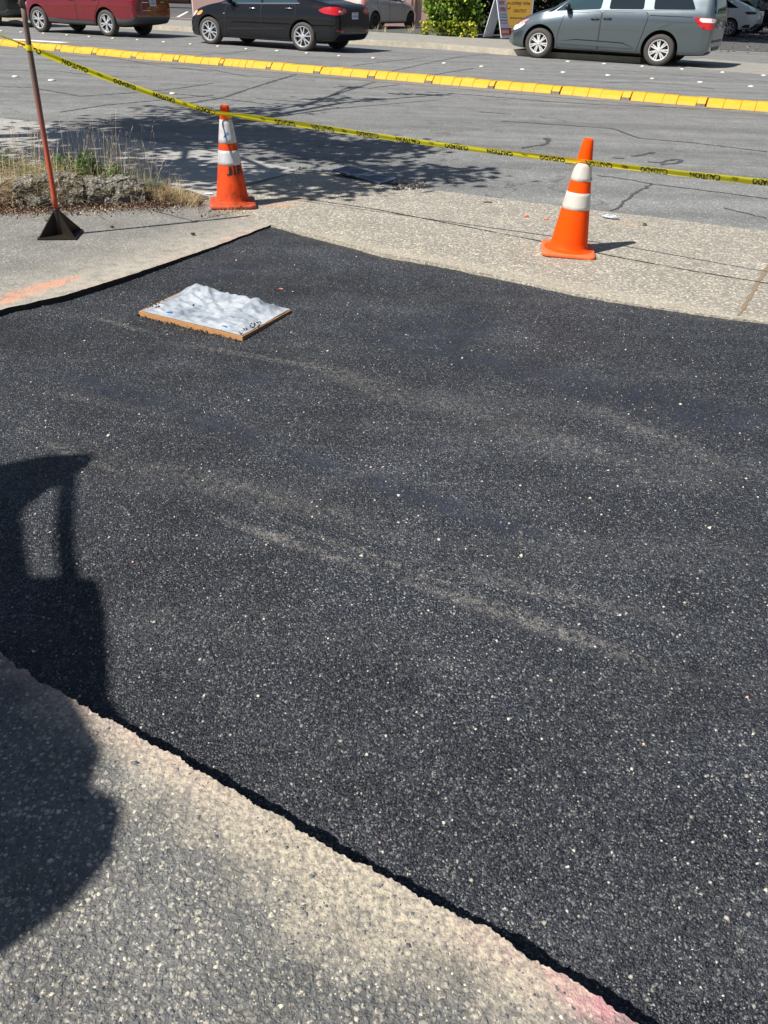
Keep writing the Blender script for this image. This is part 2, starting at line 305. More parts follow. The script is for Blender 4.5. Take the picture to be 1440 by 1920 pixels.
MAT['red_lens'] = plain('red_lens', (.45, .006, .012), .1, coat=1, nscale=20, var=.3)
MAT['clear_lens'] = plain('clear_lens', (.62, .60, .58), .1, coat=1)
MAT['amber'] = plain('amber_lens', (.75, .30, .06), .15, coat=1)
MAT['pinklens'] = plain('pink_lens', (.68, .30, .27), .12, coat=1)
MAT['plate'] = plain('plate_white', (.62, .68, .72), .4)
MAT['plateblue'] = plain('plate_blue', (.10, .16, .30), .4)
MAT['seam'] = plain('seam_black', (.008, .008, .009), .8)
MAT['well'] = plain('wheel_well', (.010, .010, .010), .95)
MAT['pinkwall'] = plain('pink_stucco', (.62, .41, .37), .9, nscale=4, bump=.3, var=.06)
MAT['pinktrim'] = plain('pink_downpipe', (.48, .33, .30), .7)
MAT['roof'] = plain('roof_grey', (.2, .19, .18), .8)
MAT['signwhite'] = plain('sign_white', (.68, .70, .76), .5, nscale=8)
MAT['signred'] = plain('sign_red', (.62, .10, .06), .5)
MAT['signorange'] = plain('sign_orange', (.70, .13, .045), .5)
MAT['signyellow'] = plain('sign_ochre', (.46, .26, .035), .5, nscale=6)
MAT['signgrey'] = plain('sign_grey_ink', (.35, .38, .45), .5)
MAT['brown_ink'] = plain('sign_brown_ink', (.10, .055, .02), .5)
MAT['alu'] = plain('aluminium', (.5, .52, .52), .4, metal=.5)
MAT['foil'] = plain('crumpled_clear_wrapper', (.42, .46, .50), .12, nscale=60, bump=1, bd=.004)
MAT['paper'] = plain('white_paper', (.70, .72, .78), .7)
# ------------------------------------------------------------------ mesh helpers
class MB:
    def __init__(s): s.v = []; s.f = []; s.m = []; s.mats = []
    def mi(s, m):
        m = MAT[m] if isinstance(m, str) else m
        if m not in s.mats: s.mats.append(m)
        return s.mats.index(m)
    def add(s, vs, fs, m):
        o = len(s.v); k = s.mi(m); s.v += [tuple(v) for v in vs]
        for f in fs: s.f.append([i + o for i in f]); s.m.append(k)
    def box(s, c, d, m, rot=None, taper=1.0):
        c = Vector(c); vs = []
        for z in (-1, 1):
            t = taper if z > 0 else 1
            for x, y in ((-1, -1), (1, -1), (1, 1), (-1, 1)):
                p = Vector((x * d[0] / 2 * t, y * d[1] / 2 * t, z * d[2] / 2)); vs.append(c + (rot @ p if rot else p))
        s.add(vs, [(3, 2, 1, 0), (4, 5, 6, 7), (0, 1, 5, 4), (1, 2, 6, 5), (2, 3, 7, 6), (3, 0, 4, 7)], m)
    def tube(s, pts, r, m, n=8, cap=True):
        pts = [Vector(p) for p in pts]; rs = r if hasattr(r, '__len__') else [r] * len(pts); vs = []; fs = []
        for i, p in enumerate(pts):
            d = (pts[min(i + 1, len(pts) - 1)] - pts[max(i - 1, 0)]).normalized()
            u = d.cross(Vector((0, 0, 1)) if abs(d.z) < .9 else Vector((1, 0, 0))).normalized(); v = d.cross(u)
            for k in range(n): a = 2 * PI * k / n; vs.append(p + (u * math.cos(a) + v * math.sin(a)) * rs[i])
        for i in range(len(pts) - 1):
            for k in range(n): fs.append((i * n + k, i * n + (k + 1) % n, (i + 1) * n + (k + 1) % n, (i + 1) * n + k))
        if cap: fs.append(tuple(range(n))[::-1]); fs.append(tuple(range((len(pts) - 1) * n, len(pts) * n)))
        s.add(vs, fs, m)
    def lathe(s, prof, m, n=32, M=None, cap=False):     # prof of (r, z) about local z
        vs = []; fs = []
        for r, z in prof:
            for k in range(n):
                a = 2 * PI * k / n; p = Vector((r * math.cos(a), r * math.sin(a), z)); vs.append(M @ p if M else p)
        for i in range(len(prof) - 1):
            for k in range(n): fs.append((i * n + k, i * n + (k + 1) % n, (i + 1) * n + (k + 1) % n, (i + 1) * n + k))
        if cap: fs.append(tuple(range((len(prof) - 1) * n, len(prof) * n)))
        s.add(vs, fs, m)
    def prism(s, poly, z0, z1, m, M=None):
        n = len(poly); vs = [Vector((p[0], p[1], z0)) for p in poly] + [Vector((p[0], p[1], z1)) for p in poly]
        if M: vs = [M @ v for v in vs]
        s.add(vs, [tuple(range(n))[::-1], tuple(range(n, 2 * n))] + [(i, (i + 1) % n, n + (i + 1) % n, n + i) for i in range(n)], m)
    def build(s, name, parent=None, smooth=False, loc=None, bevel=0):
        me = bpy.data.meshes.new(name); me.from_pydata(s.v, [], s.f); me.validate(clean_customdata=False)
        for m in s.mats: me.materials.append(m)
        if len(s.m) == len(me.polygons): me.polygons.foreach_set('material_index', s.m)
        if smooth: me.polygons.foreach_set('use_smooth', [True] * len(me.polygons))
        me.update(); o = bpy.data.objects.new(name, me); COL.objects.link(o)
        if parent: o.parent = parent
        if loc is not None: o.location = loc
        if bevel:
            b = o.modifiers.new('bevel', 'BEVEL'); b.width = bevel; b.segments = 2; b.limit_method = 'ANGLE'
        if smooth and smooth != True:
            e = o.modifiers.new('es', 'EDGE_SPLIT'); e.split_angle = math.radians(smooth)
        return o
def thing(name, label, cat, loc=(0, 0, 0), rz=0, group=None):
    o = bpy.data.objects.new(name, None); COL.objects.link(o); o.location = loc; o.rotation_euler = (0, 0, rz); o.empty_display_size = .2
    tag(o, label, cat, group); return o
def tag(o, label=None, cat=None, group=None, kind=None):
    if label: o['label'] = label
    if cat: o['category'] = cat
    if group: o['group'] = group
    if kind: o['kind'] = kind
    return o
def struct(o): o['kind'] = 'structure'; return o
def flat_poly(name, pts, z, m, depth=0.0, edge_noise=0, wallmat=None, res=None):
    bm = bmesh.new(); vs = [bm.verts.new((p[0], p[1], z)) for p in pts]; f = bm.faces.new(vs)
    if f.normal.z < 0: f.normal_flip()
    bm.normal_update()
    if f.normal.z < 0: bmesh.ops.reverse_faces(bm, faces=[f])
    if depth:
        ret = bmesh.ops.extrude_face_region(bm, geom=[f]); nv = [v for v in ret['geom'] if isinstance(v, bmesh.types.BMVert)]
        top = [v for v in bm.verts if v not in nv]
        for v in nv: v.co.z = z - 0 if False else v.co.z
        # the original ring sinks, the extruded one stays on top
        for v in vs:
            v.co.z = z - depth
    bmesh.ops.triangulate(bm, faces=[x for x in bm.faces if len(x.verts) > 4])
    bmesh.ops.recalc_face_normals(bm, faces=bm.faces[:])
    me = bpy.data.meshes.new(name); bm.to_mesh(me); bm.free(); me.materials.append(MAT[m] if isinstance(m, str) else m)
    o = bpy.data.objects.new(name, me); COL.objects.link(o); return o
def rough_line(pts, step=.02, amp=.008, seed=1):
    r = random.Random(seed); out = []; from mathutils import noise as mq
    for a, b in zip(pts[:-1], pts[1:]):
        a = Vector(a[:2]); b = Vector(b[:2]); L = (b - a).length; n = max(1, int(L / step)); nn = Vector((-(b - a).y, (b - a).x)).normalized()
        for i in range(n):
            t = i / n; p = a.lerp(b, t); q = amp * (1.1 * mq.noise((p.x * 13, p.y * 13, seed)) + .9 * mq.noise((p.x * 42, p.y * 42, seed)) + .55 * mq.noise((p.x * 110, p.y * 110, seed))) + r.gauss(0, amp * .12)
            out.append(p + nn * q)
    out.append(Vector(pts[-1][:2])); return out
def stones_mesh(P, S, zsq=.55):
    # P (n,3) centres, S (n,) sizes -> arrays of distorted octahedra
    n = len(P); base = np.array([[1, 0, 0], [-1, 0, 0], [0, 1, 0], [0, -1, 0], [0, 0, 1], [0, 0, -1], [.6, .6, .5], [-.6, -.6, .4]])
    base = base[:6]; F = np.array([[0, 2, 4], [2, 1, 4], [1, 3, 4], [3, 0, 4], [2, 0, 5], [1, 2, 5], [3, 1, 5], [0, 3, 5]])
    V = base[None] * (1 + rng.uniform(-.35, .35, (n, 6, 1))) + rng.uniform(-.28, .28, (n, 6, 3))
    a = rng.uniform(0, 2 * np.pi, n); c, s_ = np.cos(a), np.sin(a); x = V[:, :, 0] * c[:, None] - V[:, :, 1] * s_[:, None]; y = V[:, :, 0] * s_[:, None] + V[:, :, 1] * c[:, None]
    V = np.stack([x, y, V[:, :, 2] * zsq], -1) * S[:, None, None] + P[:, None, :]
    FF = (F[None] + (np.arange(n) * 6)[:, None, None]).reshape(-1, 3)
    return V.reshape(-1, 3), FF
def tri_mesh(name, V, F, mats, mi=None, parent=None):
    me = bpy.data.meshes.new(name); me.vertices.add(len(V)); me.vertices.foreach_set('co', np.asarray(V, dtype=np.float32).ravel())
    me.loops.add(len(F) * 3); me.loops.foreach_set('vertex_index', np.asarray(F, dtype=np.int32).ravel())
    me.polygons.add(len(F)); me.polygons.foreach_set('loop_start', np.arange(0, len(F) * 3, 3, dtype=np.int32)); me.polygons.foreach_set('loop_total', np.full(len(F), 3, dtype=np.int32))
    for m in mats: me.materials.append(MAT[m])
    if mi is not None: me.polygons.foreach_set('material_index', np.asarray(mi, dtype=np.int32))
    me.update(calc_edges=True); o = bpy.data.objects.new(name, me); COL.objects.link(o)
    if parent: o.parent = parent
    return o
def leaves(P, size, spread=1.0, up=.3):      # diamond leaves folded on the midrib
    n = len(P); d = rng.normal(size=(n, 3)); d /= np.linalg.norm(d, axis=1)[:, None]
    nrm = rng.normal(size=(n, 3)) + np.array([0, 0, up]); nrm -= (nrm * d).sum(1)[:, None] * d; nrm /= np.linalg.norm(nrm, axis=1)[:, None]
    s_ = np.cross(d, nrm); L = size * rng.uniform(.6, 1.3, n)[:, None]; W = L * .38
    V = np.stack([P - d * L * .5, P + s_ * W + nrm * L * .08 - d * L * .05, P + d * L * .5, P - s_ * W + nrm * L * .08 - d * L * .05], 1)
    F = np.array([[0, 1, 2], [0, 2, 3]]); FF = (F[None] + (np.arange(n) * 4)[:, None, None]).reshape(-1, 3); return V.reshape(-1, 3), FF
def text_mesh(txt, size=1, bold=.0):
    cu = bpy.data.curves.new('t', 'FONT'); cu.body = txt; cu.size = size; cu.offset = bold; cu.resolution_u = 2; o = bpy.data.objects.new('t', cu); COL.objects.link(o)
    dg = bpy.context.evaluated_depsgraph_get(); me = bpy.data.meshes.new_from_object(o.evaluated_get(dg))
    V = [v.co.copy() for v in me.vertices]; F = [tuple(p.vertices) for p in me.polygons]
    bpy.data.objects.remove(o); bpy.data.curves.remove(cu); bpy.data.meshes.remove(me)
    x0 = min(v.x for v in V); x1 = max(v.x for v in V); y0 = min(v.y for v in V); y1 = max(v.y for v in V)
    return [Vector(((v.x - x0) / (x1 - x0), (v.y - y0) / (y1 - y0), 0)) for v in V], F     # normalised to 0..1
def put_text(mb, txt, fn, m, bold=.03):
    V, F = text_mesh(txt, 1, bold); mb.add([fn(v.x, v.y) for v in V], F, m)
# ------------------------------------------------------------------ ground, road, pavements
ground = struct(flat_poly('ground', [(-250, -60), (250, -60), (250, 300), (-250, 300)], -.30, 'lot'))
E1 = [(-2.9, 3.0)] + [tuple(g(*p)[:2]) for p in [(-60, 603), (0, 580), (120, 553), (250, 513), (400, 462), (508, 421)]]
def L2(*px): return [tuple(g(*p)[:2]) for p in px]
patchE = L2((508, 421), (600, 442), (720, 475), (840, 497), (960, 523), (1080, 550), (1200, 571), (1330, 590), (1440, 604), (1600, 632), (1900, 690))
roadE = L2((572, 318), (640, 333), (760, 350), (860, 362), (960, 375), (1080, 390), (1200, 404), (1330, 420), (1440, 434), (1700, 470), (2100, 530))
# road
def dirx(a, b, t): return tuple(np.array(a) + (np.array(b) - np.array(a)) * t)
FK = L2((-700, -5), (20, 38), (345, 57), (690, 82), (830, 90.5), (960, 101), (1200, 116), (1440, 137), (1900, 180))
FK[0] = dirx(FK[2], FK[1], 6)
roadpoly = [(-60, 20), (-60, 62), FK[0]] + FK[1:] + [(30, 8), (30, 1.0)] + [roadE[-1]] + roadE[::-1][1:] + L2((400, 285), (240, 258), (100, 229), (0, 221)) + [(-9, 12.6), (-30, 22)]
roadpoly = [(-70, 62)] + FK + [(30, 12), (30, -5), (12, -5)] + roadE[::-1] + L2((480, 300), (400, 283), (240, 258), (100, 229), (0, 221)) + [(-9, 12.8), (-40, 30)]
inn = [(p[0] + .02, p[1] - .06) for p in roadE]
rb = flat_poly('road', [(-120, 120), (-120, 75), (-9, 12.5)] + [(p[0], p[1] - .06) for p in L2((0, 221), (100, 230), (240, 258), (400, 284), (480, 300))] + inn + [(40, -14), (120, -14), (120, 120)], -.035, 'road'); struct(rb)
# shade-side concrete pavement at left, with aggregate driveway apron
plain_poly = L2((572, 318), (480, 300), (400, 284), (240, 258), (100, 230), (0, 221)) + [(-9, 12.6), (-14, 12), (-9, 6.5)] + L2((0, 380), (200, 350), (380, 372), (450, 345))
struct(flat_poly('pavement_concrete', plain_poly, -.004, 'walk_plain', .12))
walk = rough_line(patchE, .018, .007, 3) + [Vector((9, -3)), Vector((14, -3))] + [Vector(p) for p in rough_line(roadE, .03, .008, 5)[::-1]] + [Vector(p) for p in L2((480, 345), (395, 366), (375, 385), (440, 405))]
struct(flat_poly('sidewalk', walk, 0, 'walk', .22))
apron = rough_line(E1, .018, .006, 8) + [Vector(p) for p in L2((440, 402), (378, 384), (300, 372), (180, 372), (0, 395))] + [Vector((-9, 7.2)), Vector((-9, 3.0))]
dr = struct(flat_poly('driveway', apron, -.002, 'apron', .22)); dr.data.materials.append(plain('shaded_cut_edge', (.022, .021, .020), .9, bump=.5, nscale=60))  # shade of the unlit cut wall painted in as a near-black colour
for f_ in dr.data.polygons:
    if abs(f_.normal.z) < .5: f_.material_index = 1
nearE = [tuple(g(*p)[:2]) for p in [(-400, 1010), (-200, 1118), (0, 1228), (100, 1290), (180, 1338), (260, 1382), (340, 1425), (440, 1487), (520, 1530), (600, 1578), (660, 1612), (720, 1640), (800, 1688), (880, 1722), (960, 1768), (1020, 1815), (1080, 1842), (1140, 1880), (1200, 1925), (1290, 1980), (1500, 2080)]]
near = rough_line(nearE, .004, .0078, 11) + [Vector((1.3, -1.5)), Vector((-4, -1.5)), Vector((-4, 3.2))]
# near slab: ragged walls, pebbled surface
near_o = struct(flat_poly('pavement_near', near, 0, 'near', .22))
# patch surface, slightly dished
def zp(x, y):
    d = (Vector((x, y)) - Vector(G0[:2])).dot(Vector((.501, .865)))      # distance from the near edge
    e = max(0, min(1, d / 3.6)); r = max(0, min(1, (x + 1.5) / 3.5))
    dd_ = max(0, min(1, (d - .09) / .45)); dd_ = dd_ * dd_ * (3 - 2 * dd_)
    la_ = max(0, 1 - abs((Vector((x, y)) - Vector(E1[2])).dot(Vector((.86, -.50)))) / .5)
    return .016 * la_ * dd_ -.062 - .068 * (1 - dd_) + .050 * e * (.55 + .45 * r) + .0022 * math.sin(x * 3.1 + y * 2.2) + .0015 * math.sin(x * 7 - y * 5)
nx, ny = 200, 180; X = np.linspace(-4.0, 8.0, nx); Y = np.linspace(-1.6, 7.0, ny)
V = [(x, y, zp(x, y)) for y in Y for x in X]; F = []
for j in range(ny - 1):
    for i in range(nx - 1):
        q = j * nx + i
        if Y[j] + X[i] * .62 > 5.75: continue
        F.append((q, q + 1, q + nx + 1)); F.append((q, q + nx + 1, q + nx))
def dens(n, x0, x1, y0, y1, k=2.0):
    out = []
    while sum(len(o) for o in out) < n:
        x = rng.uniform(x0, x1, 40000); y = rng.uniform(y0, y1, 40000); r = np.sqrt(x * x + (y + .2) ** 2 + 1.4); keep = rng.random(40000) < (1.5 / r) ** k; out.append(np.stack([x[keep], y[keep]], 1))
    return np.concatenate(out)[:n]
edge_d = lambda P: (P - np.array(G0[:2])) @ np.array([.501, .865])
P = dens(230000, -2.6, 2.6, .3, 5.6); P = P[edge_d(P) > -.03]
P = P[(np.abs(P[:, 0]) < .62 + .30 * P[:, 1] + .12)]
S = np.clip(rng.lognormal(np.log(.0026), .38, len(P)), .0012, .0065)
Z = np.array([zp(x, y) for x, y in P]) - S * .05
SV, SF = stones_mesh(np.column_stack([P, Z]), S, .7)
n0 = len(V); AF = np.concatenate([np.array(F), SF + n0]); mi = np.concatenate([np.zeros(len(F), int), np.ones(len(SF), int)])
struct(tri_mesh('asphalt_patch', np.concatenate([np.array(V), SV]), AF, ['fresh', 'black_stones'], mi))
# pebbles standing out of the near slab
P = dens(38000, -1.5, 1.2, .3, 1.7); P = P[edge_d(P) < -.012]; S = np.clip(rng.lognormal(np.log(.0033), .42, len(P)), .0015, .011)
keep = rng.random(len(P)) < np.clip(.30 + (-edge_d(P)) * 3.0, 0, 1); P = P[keep]; S = S[keep]
SV, SF = stones_mesh(np.column_stack([P, -S * .28]), S, .62)
tag(tri_mesh('pebbles', SV, SF, ['grey_stones']), 'small grey and cream pebbles worn proud of the near paving', 'pebbles', kind='stuff')
# fallen bits along the broken edge
P = []
for a, b in zip(nearE[2:-1], nearE[3:]):
    for k in range(60):
        t = random.random(); P.append((a[0] + (b[0] - a[0]) * t + .501 * random.uniform(-.01, .05), a[1] + (b[1] - a[1]) * t + .865 * random.uniform(-.01, .05)))
P = np.array(P); S = np.clip(rng.lognormal(np.log(.0042), .5, len(P)), .002, .014); inside = edge_d(P)
SV, SF = stones_mesh(np.column_stack([P, np.array([zp(*p) for p in P]) + S * .4]), S, .8)
tag(tri_mesh('loose_crumbs', SV, SF, ['black_stones']), 'loose tarred crumbs lying along the foot of the broken near edge', 'gravel', kind='stuff')
# pale stones sprinkled over the patch
P = dens(500, -2.2, 2.2, .4, 5.4, 1.2); P = P[edge_d(P) > .03]; S = np.clip(rng.lognormal(np.log(.0042), .35, len(P)), .002, .009)
SV, SF = stones_mesh(np.column_stack([P, np.array([zp(*p) for p in P]) + S * .3]), S, .6)
MAT['pale'] = stones_mat('pale_chips', [(0, (.30, .27, .22)), (.5, (.58, .54, .45)), (.92, (.74, .70, .60)), (1, (.62, .26, .12))], .6)
tag(tri_mesh('pale_chips', SV, SF, ['pale']), 'cream stone chips scattered over the fresh black asphalt', 'gravel', kind='stuff')
# joints
def ribbon(mb, pts, wd, z, m, jit=0, seed=0):
    r = random.Random(seed); pts = [Vector((p[0], p[1], 0)) for p in pts]; dense = []
    for a, b in zip(pts[:-1], pts[1:]):
        n = max(1, int((b - a).length / (.05 if jit else 10)))
        dense += [a.lerp(b, i / n) for i in range(n)]
    dense.append(pts[-1]); vs = []
    for i, p in enumerate(dense):
        d = (dense[min(i + 1, len(dense) - 1)] - dense[max(i - 1, 0)]).normalized(); nn = Vector((-d.y, d.x, 0)); w_ = wd * (1 + (r.uniform(-.45, .45) if jit else 0)); o = nn * (r.gauss(0, jit) if jit else 0)
        vs += [p + o + nn * w_ / 2 + Vector((0, 0, z)), p + o - nn * w_ / 2 + Vector((0, 0, z))]
    mb.add(vs, [(2 * i + 1, 2 * i + 3, 2 * i + 2, 2 * i) for i in range(len(dense) - 1)], m)
mb = MB(); ribbon(mb, L2((560, 372), (700, 392), (850, 421), (1000, 450), (1165, 484), (1300, 509), (1440, 532), (1600, 560)), .011, .004, 'joint_dark', .0012, 3)
ribbon(mb, L2((1385, 592), (1440, 498), (1500, 405)), .022, .003, 'joint', .0012, 4)
struct(mb.build('sidewalk_joints'))
# crack sealant on the road
ZR = -.031
mb = MB(); cr = [
 ([(0, 128), (110, 130), (180, 138), (260, 142)], .03), ([(160, 98), (230, 108), (300, 121), (400, 131)], .03), ([(320, 123), (400, 128), (460, 139), (590, 147)], .03),
 ([(0, 158), (60, 160), (150, 176), (240, 170), (330, 162), (400, 152)], .03), ([(330, 193), (420, 178), (500, 152), (555, 136)], .05), ([(110, 205), (200, 192), (300, 183), (400, 174)], .03), ([(270, 168), (340, 172), (420, 181), (520, 193)], .03),
 ([(355, 101), (440, 96), (480, 91)], .035), ([(735, 130), (790, 118), (860, 104), (920, 99)], .035), ([(812, 137), (850, 131), (888, 125)], .04), ([(660, 120), (730, 112), (800, 105)], .03), ([(800, 168), (900, 175), (1000, 184), (1120, 192), (1440, 203)], .035),
 ([(1130, 152), (1200, 150), (1290, 157), (1340, 163)], .03), ([(940, 222), (1050, 229), (1150, 236), (1200, 254), (1300, 262), (1440, 279)], .03), ([(1120, 322), (1160, 327), (1225, 338), (1190, 356), (1168, 374), (1150, 388)], .022), ([(1220, 338), (1330, 351), (1460, 368)], .018),
 ([(978, 272), (1000, 268), (1022, 266), (1030, 258), (1022, 254), (1034, 255)], .045), ([(1186, 287), (1205, 284), (1228, 280)], .05), ([(1215, 297), (1240, 299), (1262, 293), (1282, 294), (1270, 300), (1240, 303)], .045),
 ([(1150, 290), (1172, 291)], .03), ([(1360, 382), (1440, 402)], .015), ([(690, 162), (720, 158), (750, 155)], .03), ([(1000, 120), (1060, 124), (1180, 130), (1440, 150)], .03), ([(480, 180), (560, 186), (640, 198)], .03), ([(900, 205), (960, 210)], .03), ([(240, 98), (190, 94), (150, 92)], .025), ([(1060, 300), (1140, 305)], .02)]
for i, (l, wd) in enumerate(cr): ribbon(mb, L2(*l), wd * 1.1, ZR, 'seal', .008, i)
struct(mb.build('road_crack_sealant'))
mb = MB(); ribbon(mb, [g(18, 71), g(122, 77.5)], .42, ZR + .001, 'white_paint'); struct(mb.build('road_marking'))
# far side: kerb and pavement, car park
def off(pts, d):
    out = []
    for i, p in enumerate(pts):
        a = Vector(pts[max(i - 1, 0)]); b = Vector(pts[min(i + 1, len(pts) - 1)]); t = (b - a).normalized(); out.append(tuple(Vector(p) + Vector((-t.y, t.x)) * d))
    return out
nk = 6
K = FK[:nk + 1]; farwalk = K + off(K, 4.2)[::-1]
struct(flat_poly('far_pavement', off(K, .16) + off(K, 4.6)[::-1], .10, 'farwalk', .25))
mb = MB()
def strip(poly_a, poly_b, z0, z1, m):
    n = len(poly_a); vs = [(p[0], p[1], z0) for p in poly_a] + [(p[0], p[1], z1) for p in poly_a] + [(p[0], p[1], z1) for p in poly_b] + [(p[0], p[1], z0) for p in poly_b]
    fs = []
    for i in range(n - 1): fs += [(i, i + 1, n + i + 1, n + i), (n + i, n + i + 1, 2 * n + i + 1, 2 * n + i)]
    mb.add(vs, fs, m)
strip(K, off(K, .165), -.06, .104, 'curbgrey')
struct(mb.build('far_kerb'))
D = FK[nk:]; struct(flat_poly('far_driveway', D + off(D, 3.6)[::-1], -.02, 'farwalk', .1))
struct(flat_poly('car_park', [(-90, 44), (-30, 40), (-8, 39), (4, 35.5), (14, 31), (60, 12), (90, 90), (-90, 110)], -.028 + .0, 'lot'))
mb = MB(); ribbon(mb, [g(318, 32), g(372, 35)], .12, -.02, 'white_paint'); ribbon(mb, [g(333, 31), g(352, 21)], .14, -.02, 'white_paint'); ribbon(mb, [g(363, 34), g(372, 25)], .14, -.02, 'white_paint'); struct(mb.build('car_park_lines'))
# leaf scatter in the shady car park
P = []
for k in range(330): p = g(random.uniform(1350, 1460), random.uniform(63, 74) if k < 270 else random.uniform(70, 98)); P.append((p.x, p.y, -.015))
V_, F_ = leaves(np.array(P), .09, up=4); tag(tri_mesh('fallen_leaves', V_, F_, ['litter']), 'brown fallen leaves on the dark car park behind the grey minivan', 'leaves', kind='stuff')
# ------------------------------------------------------------------ yellow kerb blocks
jx = [-120, -60, -25 + 0, 42, 111, 179, 254, 333, 417, 506, 599, 701, 809, 925, 1048, 1180, 1322, 1478]
jx = jx[2:]
cb = [(-60, 79), (0, 86), (250, 110), (500, 130), (750, 152), (1000, 173), (1250, 195), (1440, 210), (1520, 217)]
cbx = [p[0] for p in cb]; cby = [p[1] for p in cb]
J = [g(x, float(np.interp(x, cbx, cby)), -.035) for x in jx]
ords = ['first', 'second', 'third', 'fourth', 'fifth', 'sixth', 'seventh', 'eighth', 'ninth', 'tenth', 'eleventh', 'twelfth', 'thirteenth', 'fourteenth', 'fifteenth', 'sixteenth', 'seventeenth', 'eighteenth', 'nineteenth', 'twentieth']
where = {0: 'cut by the left edge of the photo, left of the shovel shaft', 1: 'behind the wooden shaft, under the tape', 2: 'under the front of the red car, with a dark gap at its right', 3: 'under the front door of the red car', 4: 'under the rear wheel of the red car',
 5: 'between the red car and the black sedan', 6: 'below the front wheel of the black sedan', 7: 'below the front door of the black sedan', 8: 'below the rear wheel of the black sedan', 9: 'below the rear bumper of the black sedan',
 10: 'in line with the silver hatchback', 11: 'below the ivy hedge', 12: 'left of the front wheel of the grey minivan', 13: 'below the front wheel of the grey minivan', 14: 'below the rear wheel of the grey minivan', 15: 'cut by the right edge of the photo'}
for i in range(len(J) - 1):
    a, b = J[i], J[i + 1]; d = (b - a); L = d.length; t = thing('kerb_block', 'yellow painted median kerb block, %s from the left' % ords[i] + ', ' + where.get(i, ''), 'kerb block', a, math.atan2(d.y, d.x), 'yellow median kerb blocks')
    t['label'] = t['label'].split(', ')[0] + ', ' + ords[i] + ' from the left'
    r = random.Random(i); h = .122; mb = MB(); mg = MB(); nb = r.choice([5, 5, 6]); gap = .014
    xs = np.linspace(gap, L - gap * .6, nb + 1) + np.array([0] + [r.uniform(-.05, .05) for _ in range(nb - 2)] + [.10] + [0])
    for k in range(nb):
        x0, x1 = xs[k] + .0025, xs[k + 1] - .0025; last = (k == nb - 1); dz = r.uniform(-.008, .008); dy = r.uniform(-.009, .009)
        pr = [(0, 0), (.02, .05), (.085, h - .02), (.11, h), (.27, h), (.30, h - .03), (.36, .0)]
        if last: pr = [(.028, .04), (.085, h - .02), (.11, h), (.27, h), (.30, h - .03), (.36, .0), (.14, 0), (.14, .04)]
        n = len(pr); vs = [(x0, p[0] + dy, p[1] + (dz if p[1] > .05 else 0)) for p in pr] + [(x1, p[0] + dy, p[1] + (dz if p[1] > .05 else 0)) for p in pr]
        mb.add(vs, [tuple(range(n)), tuple(range(n, 2 * n))[::-1]] + [(q, n + q, n + (q + 1) % n, (q + 1) % n) for q in range(n)], 'yellow')
    mb.build('painted_top', t, bevel=.006)
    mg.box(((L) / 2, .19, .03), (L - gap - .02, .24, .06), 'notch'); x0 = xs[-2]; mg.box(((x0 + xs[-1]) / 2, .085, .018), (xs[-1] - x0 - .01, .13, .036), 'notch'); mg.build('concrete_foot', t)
# thin worn yellow line of paint/adhesive in front of the kerb
mb = MB(); ribbon(mb, [g(x, float(np.interp(x, cbx, cby)) + 1.2, 0) for x in jx], .05, ZR, 'joint', .004, 9); struct(mb.build('kerb_bedding'))
# ------------------------------------------------------------------ raised markers
rowA = [(3, 58), (40, 60.5), (82, 63), (126, 66), (167.5, 69), (212, 72), (258, 75), (307.5, 79), (357.5, 83), (409, 87), (462, 92), (520, 95.5), (575, 100), (636, 105), (700, 109), (833, 119), (903, 125), (980, 130.5), (1056, 136), (1140, 141.7), (1223, 148), (1313, 154.5), (1408, 162.5)]
rowB = [(1065, 115.6), (1133, 120), (1204.6, 124.7), (1279, 130), (1355, 136), (1432, 142)]
rowC = [(29, 144), (97, 151), (324, 176), (767, 20000)][:3]
def marker_mesh():
    mb = MB(); mb.lathe([(.062, 0), (.060, .008), (.048, .018), (.025, .023), (0.0005, .0245)], 'dot', 14); o = mb.build('road_marker', smooth=True); return o
m0 = marker_mesh(); first = True
for row, nm, st in ((rowA, 'row running the length of the yellow kerb', 0), (rowB, 'short row beside the grey minivan', 0), (rowC, 'near lane row left of the first cone', 0)):
    for i, p in enumerate(row):
        o = m0 if first else m0.copy()
        if not first: COL.objects.link(o)
        first = False; o.location = g(p[0], p[1], ZR); o.rotation_euler.z = random.random() * 6; o.scale = (random.uniform(.8, 1.05),) * 2 + (1,)
        tag(o, 'round white road marker, %s in the %s' % ((ords[i] if i < 20 else {20: 'twenty-first', 21: 'twenty-second', 22: 'twenty-third'}[i]), nm), 'road marker', 'white round road markers')
